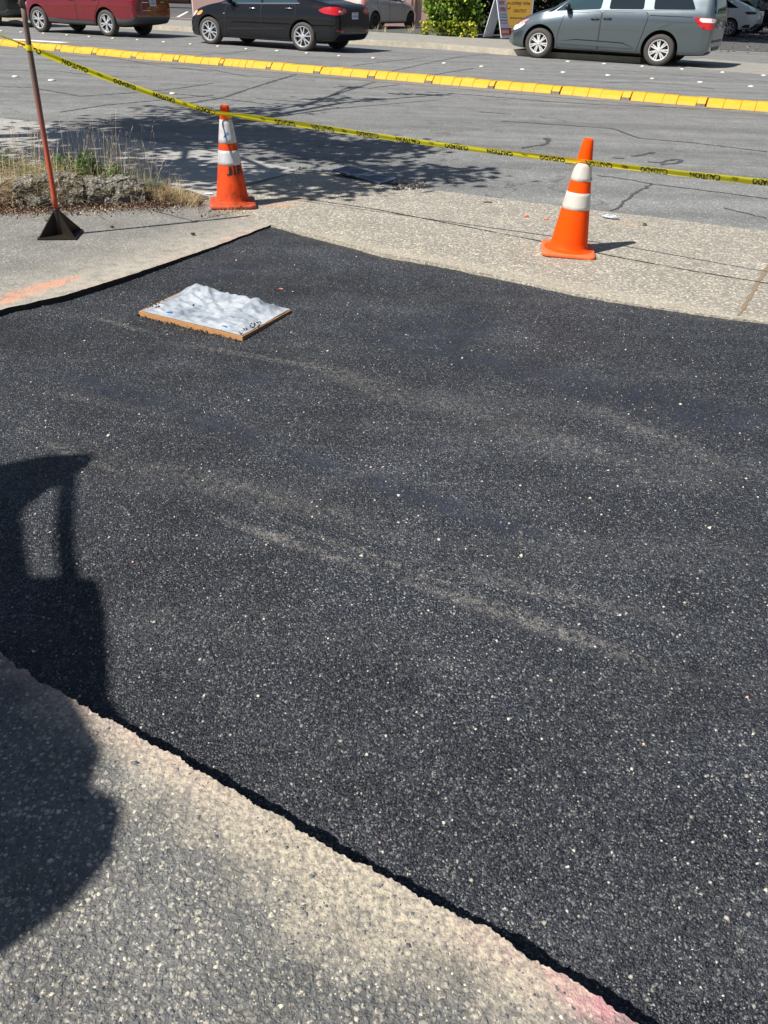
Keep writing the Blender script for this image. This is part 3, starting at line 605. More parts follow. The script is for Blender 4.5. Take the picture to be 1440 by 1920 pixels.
# ------------------------------------------------------------------ cones
def cone(name, label, loc, rz, body, basem, coll, bands, tilt=(0, 0), warp=0.0):
    t = thing(name, label, 'traffic cone', loc, rz); t.rotation_euler = (tilt[0], tilt[1], rz)
    H = .71
    def rad(z): return .128 + (.031 - .128) * ((z - .03) / (H - .03))
    mb = MB(); n = 64
    mb.lathe([(.168, .024), (.150, .033), (.135, .036), (rad(.05), .05)] + [(rad(z), z) for z in np.linspace(.08, H - .012, 14)] + [(.028, H - .002), (.022, H), (.021, H - .01), (.020, H - .08)], body, n)
    mb.build('cone_body', t, smooth=True)
    # square base with rounded, lipped corners
    mb = MB(); ring = []
    hw = .178; cr_ = .045
    for q in range(4):
        for k in range(7):
            a = q * PI / 2 + k / 6 * PI / 2; cx = (hw - cr_) * (1 if q in (0, 3) else -1); cy = (hw - cr_) * (1 if q in (0, 1) else -1)
            ring.append((cx + cr_ * math.cos(a), cy + cr_ * math.sin(a)))
    def lev(sc, z): return [Vector((x * sc, y * sc, z + warp * (.5 + .5 * math.sin(3 * math.atan2(y, x) + 1)) + warp * .6 * math.sin(x * 60 + y * 40) * (sc > .9))) for x, y in ring]
    rings = [lev(.97, .0), lev(1.0, .004), lev(1.0, .02), lev(.97, .027), lev(.86, .026), lev(.7, .027)]; N = len(ring); vs = sum(rings, []); fs = [(i * N + k, i * N + (k + 1) % N, (i + 1) * N + (k + 1) % N, (i + 1) * N + k) for i in range(len(rings) - 1) for k in range(N)]
    fs.append(tuple(range(N))[::-1]); fs.append(tuple(range(5 * N, 6 * N))); mb.add(vs, fs, basem); mb.build('base', t, smooth=True)
    for (z0, z1) in bands:
        mb = MB(); mb.lathe([(rad(z0) + .0004, z0)] + [(rad(z) + .0022, z) for z in np.linspace(z0 + .001, z1 - .001, 6)] + [(rad(z1) + .0004, z1)], coll, n); c_ = mb.build('reflective_collar', t, smooth=True)
    return t, rad
cA = g(437, 384); cB = g(1064, 472)
tA, radA = cone('traffic_cone', 'scuffed dark orange traffic cone with warped base and black lettering, beside the dry grass', cA, math.radians(12), 'cone_old', 'coneb_old', 'collar_old', [(.305, .405), (.455, .615)], (0, math.radians(-.8)), .007)
tB, radB = cone('traffic_cone', 'bright clean orange traffic cone standing on the pebbled sidewalk', cB, math.radians(-8), 'cone_new', 'coneb_new', 'collar_new', [(.288, .392), (.462, .568)], (0, math.radians(2.0)))
def on_cone(rad, z, ang, out=.003): r = rad(z) + out; return Vector((r * math.cos(ang), r * math.sin(ang), z))
mb = MB(); a0 = math.radians(-95 - 12)

for ch, u0, u1_ in (('J', 0, .26), ('I', .36, .46), ('R', .58, 1.0)):
    mb = MB(); put_text(mb, ch, lambda u, v: on_cone(radA, .235 + v * .062 + (u0 + u * (u1_ - u0)) * .006, a0 + (u0 + u * (u1_ - u0)) * math.radians(88)), 'ink', .03); mb.build('letter', tA)
def sticker(t, rad, zc, ac, w_, h_, skew):
    mb = MB(); vs = [on_cone(rad, zc + sz * h_ + sx * skew, ac + sx * w_, .0045) for sx, sz in ((-1, -1), (0, -.9), (1, -.4), (1.1, .9), (0, .8), (-.9, -.2))]; mb.add(vs, [(0, 1, 2, 3, 4, 5)], 'sticker'); mb.build('sticker', t)
sticker(tA, radA, .515, math.radians(-100), .28, .012, .010); sticker(tB, radB, .478, math.radians(-18), .22, .012, -.006)
# ------------------------------------------------------------------ tamper with long shaft
tb = g(114, 441); hgt = 1.62
t = thing('hand_tamper', 'upright hand tamper with black pyramid steel foot and worn red wooden shaft', 'tamper', tb, math.radians(8))
hw = .125; mb = MB()
mb.box((0, 0, .006), (2 * hw, 2 * hw, .012), 'blacksteel'); mb.build('foot_plate', t, bevel=.002)
mb = MB()
for k in range(4):
    a = PI / 4 + k * PI / 2; R_ = hw * 1.30; c_, s_ = math.cos(a), math.sin(a); th = .004; nrm = Vector((-s_, c_, 0)) * th
    tri = [Vector((.018 * c_, .018 * s_, .012)), Vector((R_ * c_, R_ * s_, .012)), Vector((.018 * c_, .018 * s_, .165))]
    mb.add([p + nrm for p in tri] + [p - nrm for p in tri], [(0, 1, 2), (5, 4, 3), (0, 3, 4, 1), (1, 4, 5, 2), (2, 5, 3, 0)], 'blacksteel')
mb.build('gusset_plates', t)
mb = MB(); mb.lathe([(.026, .012), (.024, .05), (.022, .17), (.021, .175), (.0185, .176)], 'blacksteel', 20); mb.build('socket', t, smooth=True)
mb = MB(); zs = np.linspace(.17, 1.32, 16); mb.tube([(.030 * (z - .17) + .002 * math.sin(z * 5), .002 * math.cos(z * 4), z) for z in zs], [.0165 + .0012 * math.sin(z * 9) for z in zs], 'shaft', 14); mb.build('shaft', t, smooth=True)
mb = MB(); mb.tube([(.0325, 0, 1.318), (.031, 0, 1.36), (.034, 0, 1.62)], [.019, .0175, .0165], 'shaft', 12); mb.build('upper_grip', t, smooth=True)
# ------------------------------------------------------------------ caution tape
B_ = cB + Vector((0.018, -.052, .575)); A_ = cA + Vector((-.01, -.052, .655))
def shaft_at(py):     # height on the shaft seen at image row py
    best = min(np.linspace(.5, 1.45, 400), key=lambda h: abs(960 - FPX * ((tb + Vector((0, 0, h)) - CAM).dot(CB)) / ((tb + Vector((0, 0, h)) - CAM).dot(_fw)) - py)); return tb + Vector((0, 0, float(best)))
S_ = shaft_at(90); S_.x += .030 * (S_.z - .17)
S0 = aty(-60, 42, S_.y + .25); R_ = aty(1520, 349, 4.75)
# each stretch: start, end, sag
path = []
for p0, p1, sag, n in ((S0, S_ + Vector((0, .02, 0)), .0, 6), (S_ + Vector((0, .02, 0)), A_ + Vector((-.04, 0, 0)), .02, 40), (A_ + Vector((.04, 0, 0)), B_, .010, 90), (B_, R_, .004, 20)):
    for i in range(n): tt = i / n; q = p0.lerp(p1, tt); q.z -= sag * 4 * tt * (1 - tt); path.append(q)
path.append(R_)
toSun = (-SD).normalized(); s_len = [0]
for a, b in zip(path[:-1], path[1:]): s_len.append(s_len[-1] + (b - a).length)
def tape_frame(s_):
    i = max(0, min(len(path) - 2, int(np.searchsorted(s_len, s_)) - 1)); f = (s_ - s_len[i]) / (s_len[i + 1] - s_len[i]); p = path[i].lerp(path[i + 1], f)
    d = (path[min(i + 2, len(path) - 1)] - path[max(0, i - 1)]).normalized(); wv = (toSun - d * toSun.dot(d)).normalized()
    tw = math.radians(13 + 4 * math.sin(s_ * 1.9)); wv = Matrix.Rotation(tw, 3, d) @ wv
    near_knot = min(abs(s_ - sA), abs(s_ - sS)); k = 1 if s_ > sA and near_knot > .12 else min(.55 if s_ < sA else 1, .35 + .65 * near_knot / .12)
    return p, wv, d.cross(wv).normalized(), k
sS = s_len[6]; sA = s_len[46]; TW = .060
def tape_pt(s_, v, o=0.0):     # v in -.5 .5 across
    p, wv, nn, k = tape_frame(s_); cr2 = .003 * math.sin(v * 7 + s_ * 3); side = -1 if nn.y > 0 else 1
    return p + wv * (v * TW * k) + nn * (cr2 + o * side)
t = thing('caution_tape', 'yellow plastic barrier tape printed CAUTION CUIDADO stretched from the shaft past both cones', 'barrier tape', (0, 0, 0))
mb = MB(); ss = np.arange(0, s_len[-1], .02); vs = []; nv = 6
for s_ in ss: vs += [tape_pt(s_, -.5 + k / (nv - 1)) for k in range(nv)]
mb.add(vs, [(i * nv + k, i * nv + k + 1, (i + 1) * nv + k + 1, (i + 1) * nv + k) for i in range(len(ss) - 1) for k in range(nv - 1)], 'tape'); mb.build('tape_film', t, smooth=True)
mb = MB(); Tc = text_mesh('CUIDADO', 1, .045); Ta = text_mesh('CAUTION', 1, .045); Tl = None
sref = min(ss, key=lambda q: abs(720 + FPX * ((tape_pt(q, 0) - CAM).dot(CA)) / ((tape_pt(q, 0) - CAM).dot(_fw)) - 1009)); per = .66
k = -12
while True:
    s0 = sref + k * per; k += 1
    if s0 > s_len[-1] - .02: break
    for T, f0, f1 in ((Tc, 0, .257), (Ta, .459, .729)):
        a_, b_ = s0 + f0 * per, s0 + f1 * per
        if a_ < .05 or b_ > s_len[-1] - .03 or min(abs(a_ - sA), abs(b_ - sA)) < .04: continue
        mb = MB(); mb.add([tape_pt(b_ - v.x * (b_ - a_), .40 - v.y * .90, .0014) for v in T[0]], T[1], 'ink'); mb.build('printed_word', t)
    a_, b_ = s0 + .817 * per, s0 + .89 * per
    if a_ > .05 and b_ < s_len[-1] - .03:
        mb = MB()
        for q0, q1, v0, v1 in ((0, 1, .22, .12), (.1, .9, .08, -.02), (0, .8, -.12, -.2), (.25, .45, .25, -.15), (.6, .8, .2, -.1)):
            pts_ = [tape_pt(a_ + (q0 + (q1 - q0) * f) * (b_ - a_), v0 + (v1 - v0) * f + .05 * math.sin(f * 6), .0014) for f in np.linspace(0, 1, 6)]
            pt2 = [tape_pt(a_ + (q0 + (q1 - q0) * f) * (b_ - a_) + .002, v0 + (v1 - v0) * f + .05 * math.sin(f * 6) + .06, .0014) for f in np.linspace(0, 1, 6)]
            mb.add(pts_ + pt2, [(j, j + 1, 6 + j + 1, 6 + j) for j in range(5)], 'ink')
        mb.build('printed_emblem', t)
mb = MB()      # wraps round the first cone and the shaft
mb.lathe([(.038, .620), (.041, .628), (.041, .642), (.0385, .652)], 'tape', 24, Matrix.Translation(cA)); mb.build('knot', t, smooth=True); mb = MB()
mb.lathe([(.021, -.012), (.023, -.004), (.0225, .010), (.0205, .018)], 'tape', 16, Matrix.Translation(S_)); mb.build('knot', t, smooth=True)
# ------------------------------------------------------------------ covered utility opening
zb_ = zp(-.9, 4.05)
q = [g(261, 592, zb_), g(455, 640, zb_), g(547, 589, zb_), g(357, 547, zb_)]
ctr = sum(q, Vector()) / 4; ctr.z = zb_ - .002
u1 = (q[1] - q[0]); v1 = (q[3] - q[0]); ang_b = math.atan2(u1.y, u1.x)
t = thing('cover_board', 'square plywood board with sawn orange edges lying on the fresh black asphalt', 'board', ctr, 0)
def bq(u, v, z): p = q[0] + (q[1] - q[0]) * u + (q[3] - q[0]) * v + (q[2] - q[1] - q[3] + q[0]) * u * v; return Vector((p.x - ctr.x, p.y - ctr.y, z))
mb = MB(); hB = .026; N_ = 12
for (a, b, m) in (((0, 0), (1, 0), 'ply'), ((1, 0), (1, 1), 'ply2'), ((1, 1), (0, 1), 'ply2'), ((0, 1), (0, 0), 'ply')):
    vs = [];
    for i in range(N_ + 1):
        f = i / N_; u = a[0] + (b[0] - a[0]) * f; v = a[1] + (b[1] - a[1]) * f; vs += [bq(u, v, 0), bq(u, v, hB)]
    mb.add(vs, [(2 * i, 2 * i + 2, 2 * i + 3, 2 * i + 1) for i in range(N_)], m)
mb.add([bq(0, 0, hB), bq(1, 0, hB), bq(1, 1, hB), bq(0, 1, hB)], [(0, 1, 2, 3)], 'ply'); mb.build('panel', t)
from mathutils import noise as mn
def fz(u, v):
    e = min(u, 1 - u, v, 1 - v); k = min(1, e / .10)
    b = .95 * (.030 * math.exp(-((v - .93) ** 2) / .022 - ((u - .18) ** 2) / .05) + .036 * math.exp(-((v - .80) ** 2) / .02 - ((u - .72) ** 2) / .03) + .016 * math.exp(-((u - .80) ** 2) / .004 - ((v - .35) ** 2) / .06))
    w_ = .016 * (1 - abs(2 * ((u * 5.1 + v * 2.3 + mn.noise((u * 3, v * 3, 2)) * 1.3) % 1) - 1)) * (.3 + .7 * v)
    w_ += .011 * (1 - abs(2 * ((u * 3 - v * 7.3 + mn.noise((u * 4, v * 4, 5)) * 1.6) % 1) - 1)) * (.35 + .65 * v)
    r_ = .010 * mn.noise((u * 9, v * 5, 0)) + .006 * mn.noise((u * 24, v * 17, 3))
    return hB + .004 + max(0, (w_ + r_ + .002) * k + b * min(1, (1.0 - v) / .05 + .35))
n_ = 90; mb = MB(); vs = []
for j in range(n_ + 1):
    for i in range(n_ + 1):
        u = i / n_; v = j / n_; uu = .025 + u * .965 + .010 * mn.noise((v * 8, 1, 1)) * (2 * u - 1); vv = .012 + v * .985 + .014 * mn.noise((u * 9, 4, 1)) * (v > .5); vs.append(bq(uu, vv, fz(u, v)) + ctr)
mb.add(vs, [(j * (n_ + 1) + i, j * (n_ + 1) + i + 1, (j + 1) * (n_ + 1) + i + 1, (j + 1) * (n_ + 1) + i) for j in range(n_) for i in range(n_)], 'film')
tag(mb.build('plastic_sheet', smooth=True), 'crumpled milky white plastic sheet draped over the plywood board', 'plastic sheet')
for (u, v, rot) in ((.26, .10, .3), (.80, .085, -.2)):
    mb = MB(); c_ = bq(u, v, hB + .016) + ctr; R0 = Matrix.Rotation(ang_b + rot, 3, 'Z'); mb.add([c_ + R0 @ Vector(p) for p in ((-.02, -.006, 0), (-.004, -.009, .001), (.02, -.004, 0), (.016, .006, .001), (0, .008, .002), (-.017, .005, 0))], [(0, 1, 2, 3, 4, 5)], 'sticker')
    tag(mb.build('tape_scrap'), 'torn blue scrap of tape on the white plastic, ' + ('near the left corner' if u < .5 else 'near the front corner'), 'tape scrap')
P = [];S = []
for k in range(46):
    if k < 26: u, v = 1 - abs(random.gauss(.03, .02)), random.uniform(.02, .45)
    elif k < 40: u, v = random.uniform(.02, .12), random.uniform(.12, .42)
    else: u, v = random.uniform(.05, .95), random.uniform(.02, .4)
    p = bq(u, v, fz(u, v) + .002) + ctr; P.append(p); S.append(random.uniform(.003, .0065) if k < 40 else random.uniform(.0015, .003))
P.append(bq(.33, .42, fz(.33, .42) + .004) + ctr); S.append(.008)
SV, SF = stones_mesh(np.array(P), np.array(S), .9); tag(tri_mesh('asphalt_crumbs', SV, SF, ['crumb']), 'black asphalt crumbs spilled on the plastic-covered board', 'gravel', kind='stuff')
P = np.array([tuple(bq(random.uniform(-.02, 1.0), -abs(random.gauss(.0, .03)), random.uniform(-.002, .012)) + ctr) for _ in range(160)]); SV, SF = stones_mesh(P, rng.uniform(.002, .006, 160), .8); tag(tri_mesh('asphalt_crumbs', SV, SF, ['crumb']), 'black crumbs heaped against the orange front edge of the board', 'gravel', kind='stuff')
# ------------------------------------------------------------------ storm grate
c0, c1_, c2_, c3_ = g(623, 321, .0), g(712, 347, .0), g(748, 333, .0), g(655, 313, .0)
t = thing('storm_grate', 'blue-grey cast iron storm drain grate sunk in the gutter', 'drain grate', (0, 0, 0))
def gq(u, v, z): p = c0 + (c1_ - c0) * u + (c3_ - c0) * v; return Vector((p.x, p.y, z))
def gbar(mb, u0, u1_, v0, v1_, z0, z1, m):
    vs = [gq(u, v, z) for z in (z0, z1) for u, v in ((u0, v0), (u1_, v0), (u1_, v1_), (u0, v1_))]; mb.add(vs, [(3, 2, 1, 0), (4, 5, 6, 7), (0, 1, 5, 4), (1, 2, 6, 5), (2, 3, 7, 6), (3, 0, 4, 7)], m)
mb = MB(); gbar(mb, 0, 1, 0, .09, .004, .016, 'iron'); gbar(mb, 0, 1, .91, 1, .004, .016, 'iron'); gbar(mb, 0, .045, .09, .91, .004, .016, 'iron'); gbar(mb, .955, 1, .09, .91, .004, .016, 'iron'); gbar(mb, .47, .53, .09, .91, .004, .0155, 'iron'); mb.build('frame', t)
for k in range(7):
    mb = MB(); v = .16 + k * .113; gbar(mb, .045, .955, v, v + .055, .005, .0145, 'iron'); mb.build('bar', t)
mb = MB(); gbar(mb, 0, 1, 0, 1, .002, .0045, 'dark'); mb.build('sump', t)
# ------------------------------------------------------------------ litter
def crumple(name, label, cat, c, r, m, sq=(1, 1, .5), rz=0, n=10):
    bm = bmesh.new(); bmesh.ops.create_icosphere(bm, subdivisions=3, radius=r)
    for v in bm.verts:
        v.co *= 1 + .45 * mn.noise(v.co / r * 1.6 + Vector((c[0], c[1], 7))) + .2 * mn.noise(v.co / r * 4); v.co.x *= sq[0]; v.co.y *= sq[1]; v.co.z *= sq[2]
    zmin = min(v.co.z for v in bm.verts)
    for v in bm.verts: v.co.z -= zmin
    me = bpy.data.meshes.new(name); bm.to_mesh(me); bm.free(); me.materials.append(MAT[m]); o = bpy.data.objects.new(name, me); COL.objects.link(o); o.location = c; o.rotation_euler.z = rz; return tag(o, label, cat)
crumple('wrapper', 'crumpled clear plastic wrapper on the pebbled sidewalk right of the bright cone', 'litter', g(1144, 410), .03, 'foil', (2.2, .8, .5), math.radians(-25))
MAT['chip'] = plain('orange_chip', (.72, .22, .13), .8); MAT['rag'] = plain('red_brown', (.30, .07, .04), .9)
crumple('brick_chip', 'small pink-orange chip left of the bright cone, the rounder one', 'chip', g(987, 407), .014, 'chip', (1.1, .9, .7))
crumple('brick_chip', 'small flat orange chip just left of the bright cone', 'chip', g(1024, 412), .013, 'chip', (1.4, .8, .5))
crumple('paint_chip', 'tiny salmon chip on the black asphalt beyond the board', 'chip', g(527, 543, -.04), .010, 'chip', (1.5, .8, .4))
crumple('paper_scrap', 'white paper scrap at the back of the scuffed cone base', 'litter', g(392, 364), .028, 'paper', (1.3, .8, .15))
crumple('leaf_scrap', 'small brown and green leaf on the sidewalk at the shadow edge', 'leaf', g(915, 380), .018, 'litter', (2.0, .6, .3))
crumple('litter_scrap', 'tiny white litter at the foot of the yellow kerb under the red car', 'litter', g(157, 99, -.03), .05, 'paper', (1.8, .7, .4))
crumple('leaf_tuft', 'small green weed sprig on the sidewalk near the road', 'weed', g(1208, 423), .014, 'green', (1.2, .8, .7))
for i, (p, r) in enumerate([((85, 340 + 62), .018), ((320, 386), .02), ((90, 415), .022), ((145, 402), .015), ((233, 388), .018), ((210, 424), .014), ((362, 441), .016), ((232, 391), .012)]):
    pass
sts = [((90, 415), .024, 'grey', 'beside the tamper shaft foot'), ((145, 402), .020, 'white', 'between the rock and the tamper'), ((233, 388), .020, 'white', 'below the broken concrete lump'), ((320, 385), .022, 'white', 'at the edge of the dry grass tuft'), ((210, 427), .014, 'dark', 'on the old asphalt right of the tamper'), ((362, 441), .016, 'black', 'on the old asphalt near the patch corner')]
for p, r, c_, wh_ in sts:
    crumple('loose_stone', 'loose %s stone %s' % (c_, wh_), 'stone', g(*p), r * .75, 'crumb' if c_ in ('dark', 'black') else 'rockc', (1.2, .9, .7))
# ------------------------------------------------------------------ berm with old concrete lumps and weeds
def lump(label, p0, p1, depth, h, seed):
    a, b = g(*p0), g(*p1); L = (b - a).length; c = (a + b) / 2; bm = bmesh.new(); bmesh.ops.create_cube(bm, size=1); bmesh.ops.subdivide_edges(bm, edges=bm.edges[:], cuts=17, use_grid_fill=True)
    for v in bm.verts:
        x, y, z = v.co; z0 = z + .5; k = 1 - .25 * abs(2 * x) ** 8 - .12 * (mn.noise((x * 4 + seed, 1, 2)) + .3); v.co = Vector((x * L, y * depth * (1.15 - .35 * z0), z0 * h * k * 1.12))
        nz = mn.fractal(v.co * 9 + Vector((seed, 0, 0)), 1.0, 2.0, 4); cq = mn.cell(v.co * 11 + Vector((seed, 0, 0))) - .5; v.co += Vector((nz * .022, nz * .03 + cq * .02, nz * .022 * (z0 > .1) + cq * .018 * (z0 > .6))); v.co += Vector((.014, .014, .014)) * mn.noise(v.co * 38)
    me = bpy.data.meshes.new('concrete_lump'); bm.to_mesh(me); bm.free(); me.materials.append(MAT['rockc']); o = bpy.data.objects.new('concrete_lump', me); COL.objects.link(o)
    o.location = (c.x, c.y + depth * .12, -.01); o.rotation_euler.z = math.atan2((b - a).y, (b - a).x); tag(o, label, 'concrete lump')
lump('pale broken concrete kerb lump behind the red shaft, under the grass', (30, 386), (158, 381), .24, .20, 1)
lump('darker weathered concrete lump in the weeds, right of the pale one', (160, 381), (270, 376), .22, .165, 5)
# soil mound
mb = MB(); nxx = 40; pA = g(-60, 400); pB = g(385, 384); vs = []
for j in range(11):
    for i in range(nxx + 1):
        u = i / nxx; v = j / 10; p = pA.lerp(pB, u); p = p + Vector((.12, .99, 0)) * (.16 + v * (.85 * (1 - u) ** .6 + .05)); hh = .13 * math.sin(PI * v) ** .8 * (1 - u ** 3) + .02 * mn.noise(p * 8); vs.append((p.x, p.y, -.008 + max(0, hh)))
mb.add(vs, [(j * (nxx + 1) + i, j * (nxx + 1) + i + 1, (j + 1) * (nxx + 1) + i + 1, (j + 1) * (nxx + 1) + i) for j in range(10) for i in range(nxx)], 'soil'); struct(mb.build('soil', smooth=True))
P = []
for k in range(6500):
    px_ = random.uniform(-20, 345); py_ = 391 - (px_ / 345) * 13 + random.gauss(0, 8) ; p = g(px_, py_); P.append((p.x, p.y, random.uniform(.001, .022) + (.05 if py_ < 380 else 0) * random.random()))
for k in range(60): p = g(random.uniform(370, 440), random.uniform(388, 408)); P.append((p.x, p.y, .004))
V_, F_ = leaves(np.array(P), .017, up=1.6); tag(tri_mesh('leaf_litter', V_, F_, ['litter']), 'reddish brown dead leaf litter along the foot of the concrete lumps', 'leaf litter', kind='stuff')
def blades(name, specs, m, label, cat, kind='stuff', seeds=False, group=None):
    vs = []; fs = []
    for (base, h, lean, az, wd, curl) in specs:
        d = Vector((math.cos(az), math.sin(az), 0)); sd = Vector((-d.y, d.x, 0)); n = 5; o = len(vs); p = Vector(base); 
        for k in range(n + 1):
            f = k / n; q_ = p + Vector((0, 0, h * (f - curl * .5 * f * f))) + d * lean * (f ** (1.4)) ; w_ = wd * (1 - f * .85); vs += [q_ - sd * w_, q_ + sd * w_]
        fs += [(o + 2 * k, o + 2 * k + 1, o + 2 * k + 3, o + 2 * k + 2) for k in range(n)]
        if seeds and random.random() < .8:
            tip = Vector(vs[-1]); dirn = (Vector(vs[-1]) - Vector(vs[-3])).normalized()
            for k in range(9):
                c = tip - dirn * k * .010; a = random.uniform(0, 6.3); e = (dirn * .7 + Vector((math.cos(a), math.sin(a), .2)) * .45) * .017; o = len(vs); sw = Vector((-e.y, e.x, 0)) * .16; vs += [c, c + e * .5 + sw, c + e, c + e * .5 - sw]; fs.append((o, o + 1, o + 2, o + 3))
    mb = MB(); mb.add(vs, fs, m); return tag(mb.build(name), label, cat, group, kind)
R = random.uniform
sp = []
for k in range(330):
    px_ = R(-20, 300); p = g(px_, R(345, 378)); sp.append(((p.x, p.y, .03), R(.22, .60), R(.02, .16), R(0, 6.3), R(.0016, .0028), R(0, .7)))
blades('dry_grass_stalks', sp, 'stalk', 'tall thin dry grass stalks with seed heads rising over the weeds', 'dry grass', seeds=True)
for px_, py_, h in ((232, 372, .62), (272, 375, .60), (115, 372, .5), (163, 365, .45), (195, 372, .52), (20, 365, .46)):
    pass
sp = []
for (px_, py_, h, ln, az) in ((225, 370, .66, .08, 1.0), (233, 371, .55, .14, .3), (228, 369, .5, .1, 2.6), (273, 377, .60, .14, .4), (275, 377, .35, .16, -.4), (190, 368, .58, .03, 1.2), (140, 366, .55, .12, .4), (60, 368, .50, .1, .6), (10, 366, .42, .1, 1.2), (250, 372, .45, .2, .2), (150, 366, .6, .2, .1), (205, 370, .5, .16, .5)):
    p = g(px_, py_); sp.append(((p.x, p.y, .02), h, ln, az, .0019, .15))
blades('dry_weed_stem', sp, 'stalk', 'few taller dead weed stems standing above the rest at the berm', 'dead weed', seeds=True)
sp = []
for k in range(620):
    cc_ = random.choice([(300, 378), (318, 376), (332, 380), (347, 381), (362, 385)]); p = g(cc_[0] + random.gauss(0, 5), cc_[1] + random.gauss(0, 2)); sp.append(((p.x, p.y, 0), R(.08, .26) * (1.0 if cc_[0] < 340 else .7), R(.03, .26), R(-2.2, 2.6), R(.0012, .0022), R(.2, 1.5)))
blades('straw_tuft', sp, 'straw', 'pale straw-coloured grass tuft just left of the scuffed cone', 'grass tuft')
sp = []
for k in range(90):
    p = g(R(405, 462), R(396, 404)); sp.append(((p.x, p.y, 0), R(.02, .06), R(.01, .04), R(0, 6.3), R(.001, .0017), R(.1, .6)))
blades('straw_tuft', sp, 'straw', 'small straw tuft in front of the scuffed cone base', 'grass tuft')
sp = []
for k in range(1250):
    p = g(R(-20, 150), R(345, 392)); sp.append(((p.x, p.y, R(.03, .20)), R(.03, .16), R(.08, .34), R(-2.9, 1.0), R(.0016, .0032), R(.8, 2.2)))
for k in range(260):
    p = g(R(120, 280), R(362, 388)); sp.append(((p.x, p.y, R(.06, .14)), R(.02, .1), R(.05, .22), R(-1.8, .2), R(.0013, .0022), R(1.0, 2.2)))
for k in range(60):
    p = g(R(20, 130), R(355, 375)); sp.append(((p.x, p.y, R(.08, .2)), R(.06, .26), R(.25, .6), PI + R(-.3, .6), R(.002, .0034), R(.4, 1.3)))
blades('bent_straw', sp, 'straw', 'flopped pale straw blades hanging over the concrete lump behind the shaft', 'dry grass')
sp = []
for k in range(420):
    p = g(R(45, 125), R(352, 372)); sp.append(((p.x, p.y, .12), R(.05, .14), R(.01, .07), R(0, 6.3), R(.0016, .003), R(.1, .7)))
blades('grass_clump', sp, 'yellowgreen', 'yellow-green grass clump just behind the red shaft', 'grass clump')
sp = []
for k in range(330):
    p = g(R(180, 290), R(355, 378)); sp.append(((p.x, p.y, .09), R(.03, .12), R(.06, .24), R(-.9, .3), R(.0014, .0024), R(.5, 1.6)))
blades('grass_clump', sp, 'green', 'green blades sloping down toward the straw tuft', 'grass clump')
for nm_, c_, r_, n_, lb in (('weed', (160, 356), (.27, .13, .15), 2600, 'dark leafy green weed growing over the darker concrete lump'), ('weed', (8, 356), (.16, .13, .16), 1300, 'green weed at the left edge of the berm'), ('weed', (570, 316), (.06, .02, .012), 90, 'tiny weed in the joint at the corner of the concrete pavement'), ('weed', (212, 362), (.13, .08, .08), 700, 'smaller low weed right of the dark leafy one')):
    p = g(*c_); Q = rng.normal(size=(n_, 3)) * .5; Q = Q / np.maximum(1, np.linalg.norm(Q, axis=1))[:, None]; Q[:, 2] = np.abs(Q[:, 2]); z0 = .11 if c_[1] > 340 else 0
    Q = Q * np.array(r_) * (1 + .3 * np.sin(Q[:, :1] * 9)) + np.array([p.x, p.y, z0]); V_, F_ = leaves(Q, .022 if n_ > 100 else .012, up=.6); tag(tri_mesh(nm_, V_, F_, ['green']), lb, 'weed')
crumple('red_scrap', 'dull red scrap half hidden in the weeds at the left edge', 'litter', g(2, 338) + Vector((0, 0, .05)), .035, 'rag', (1.8, .8, .6))
# grit in the gutter round the grate
P = np.array([tuple(g(R(735, 800), R(338, 356)) + Vector((0, 0, .004))) for _ in range(350)]); SV, SF = stones_mesh(P, rng.uniform(.003, .011, 350), .7); tag(tri_mesh('gutter_grit', SV, SF, ['crumb']), 'dark grit and debris in the gutter right of the storm grate', 'grit', kind='stuff')
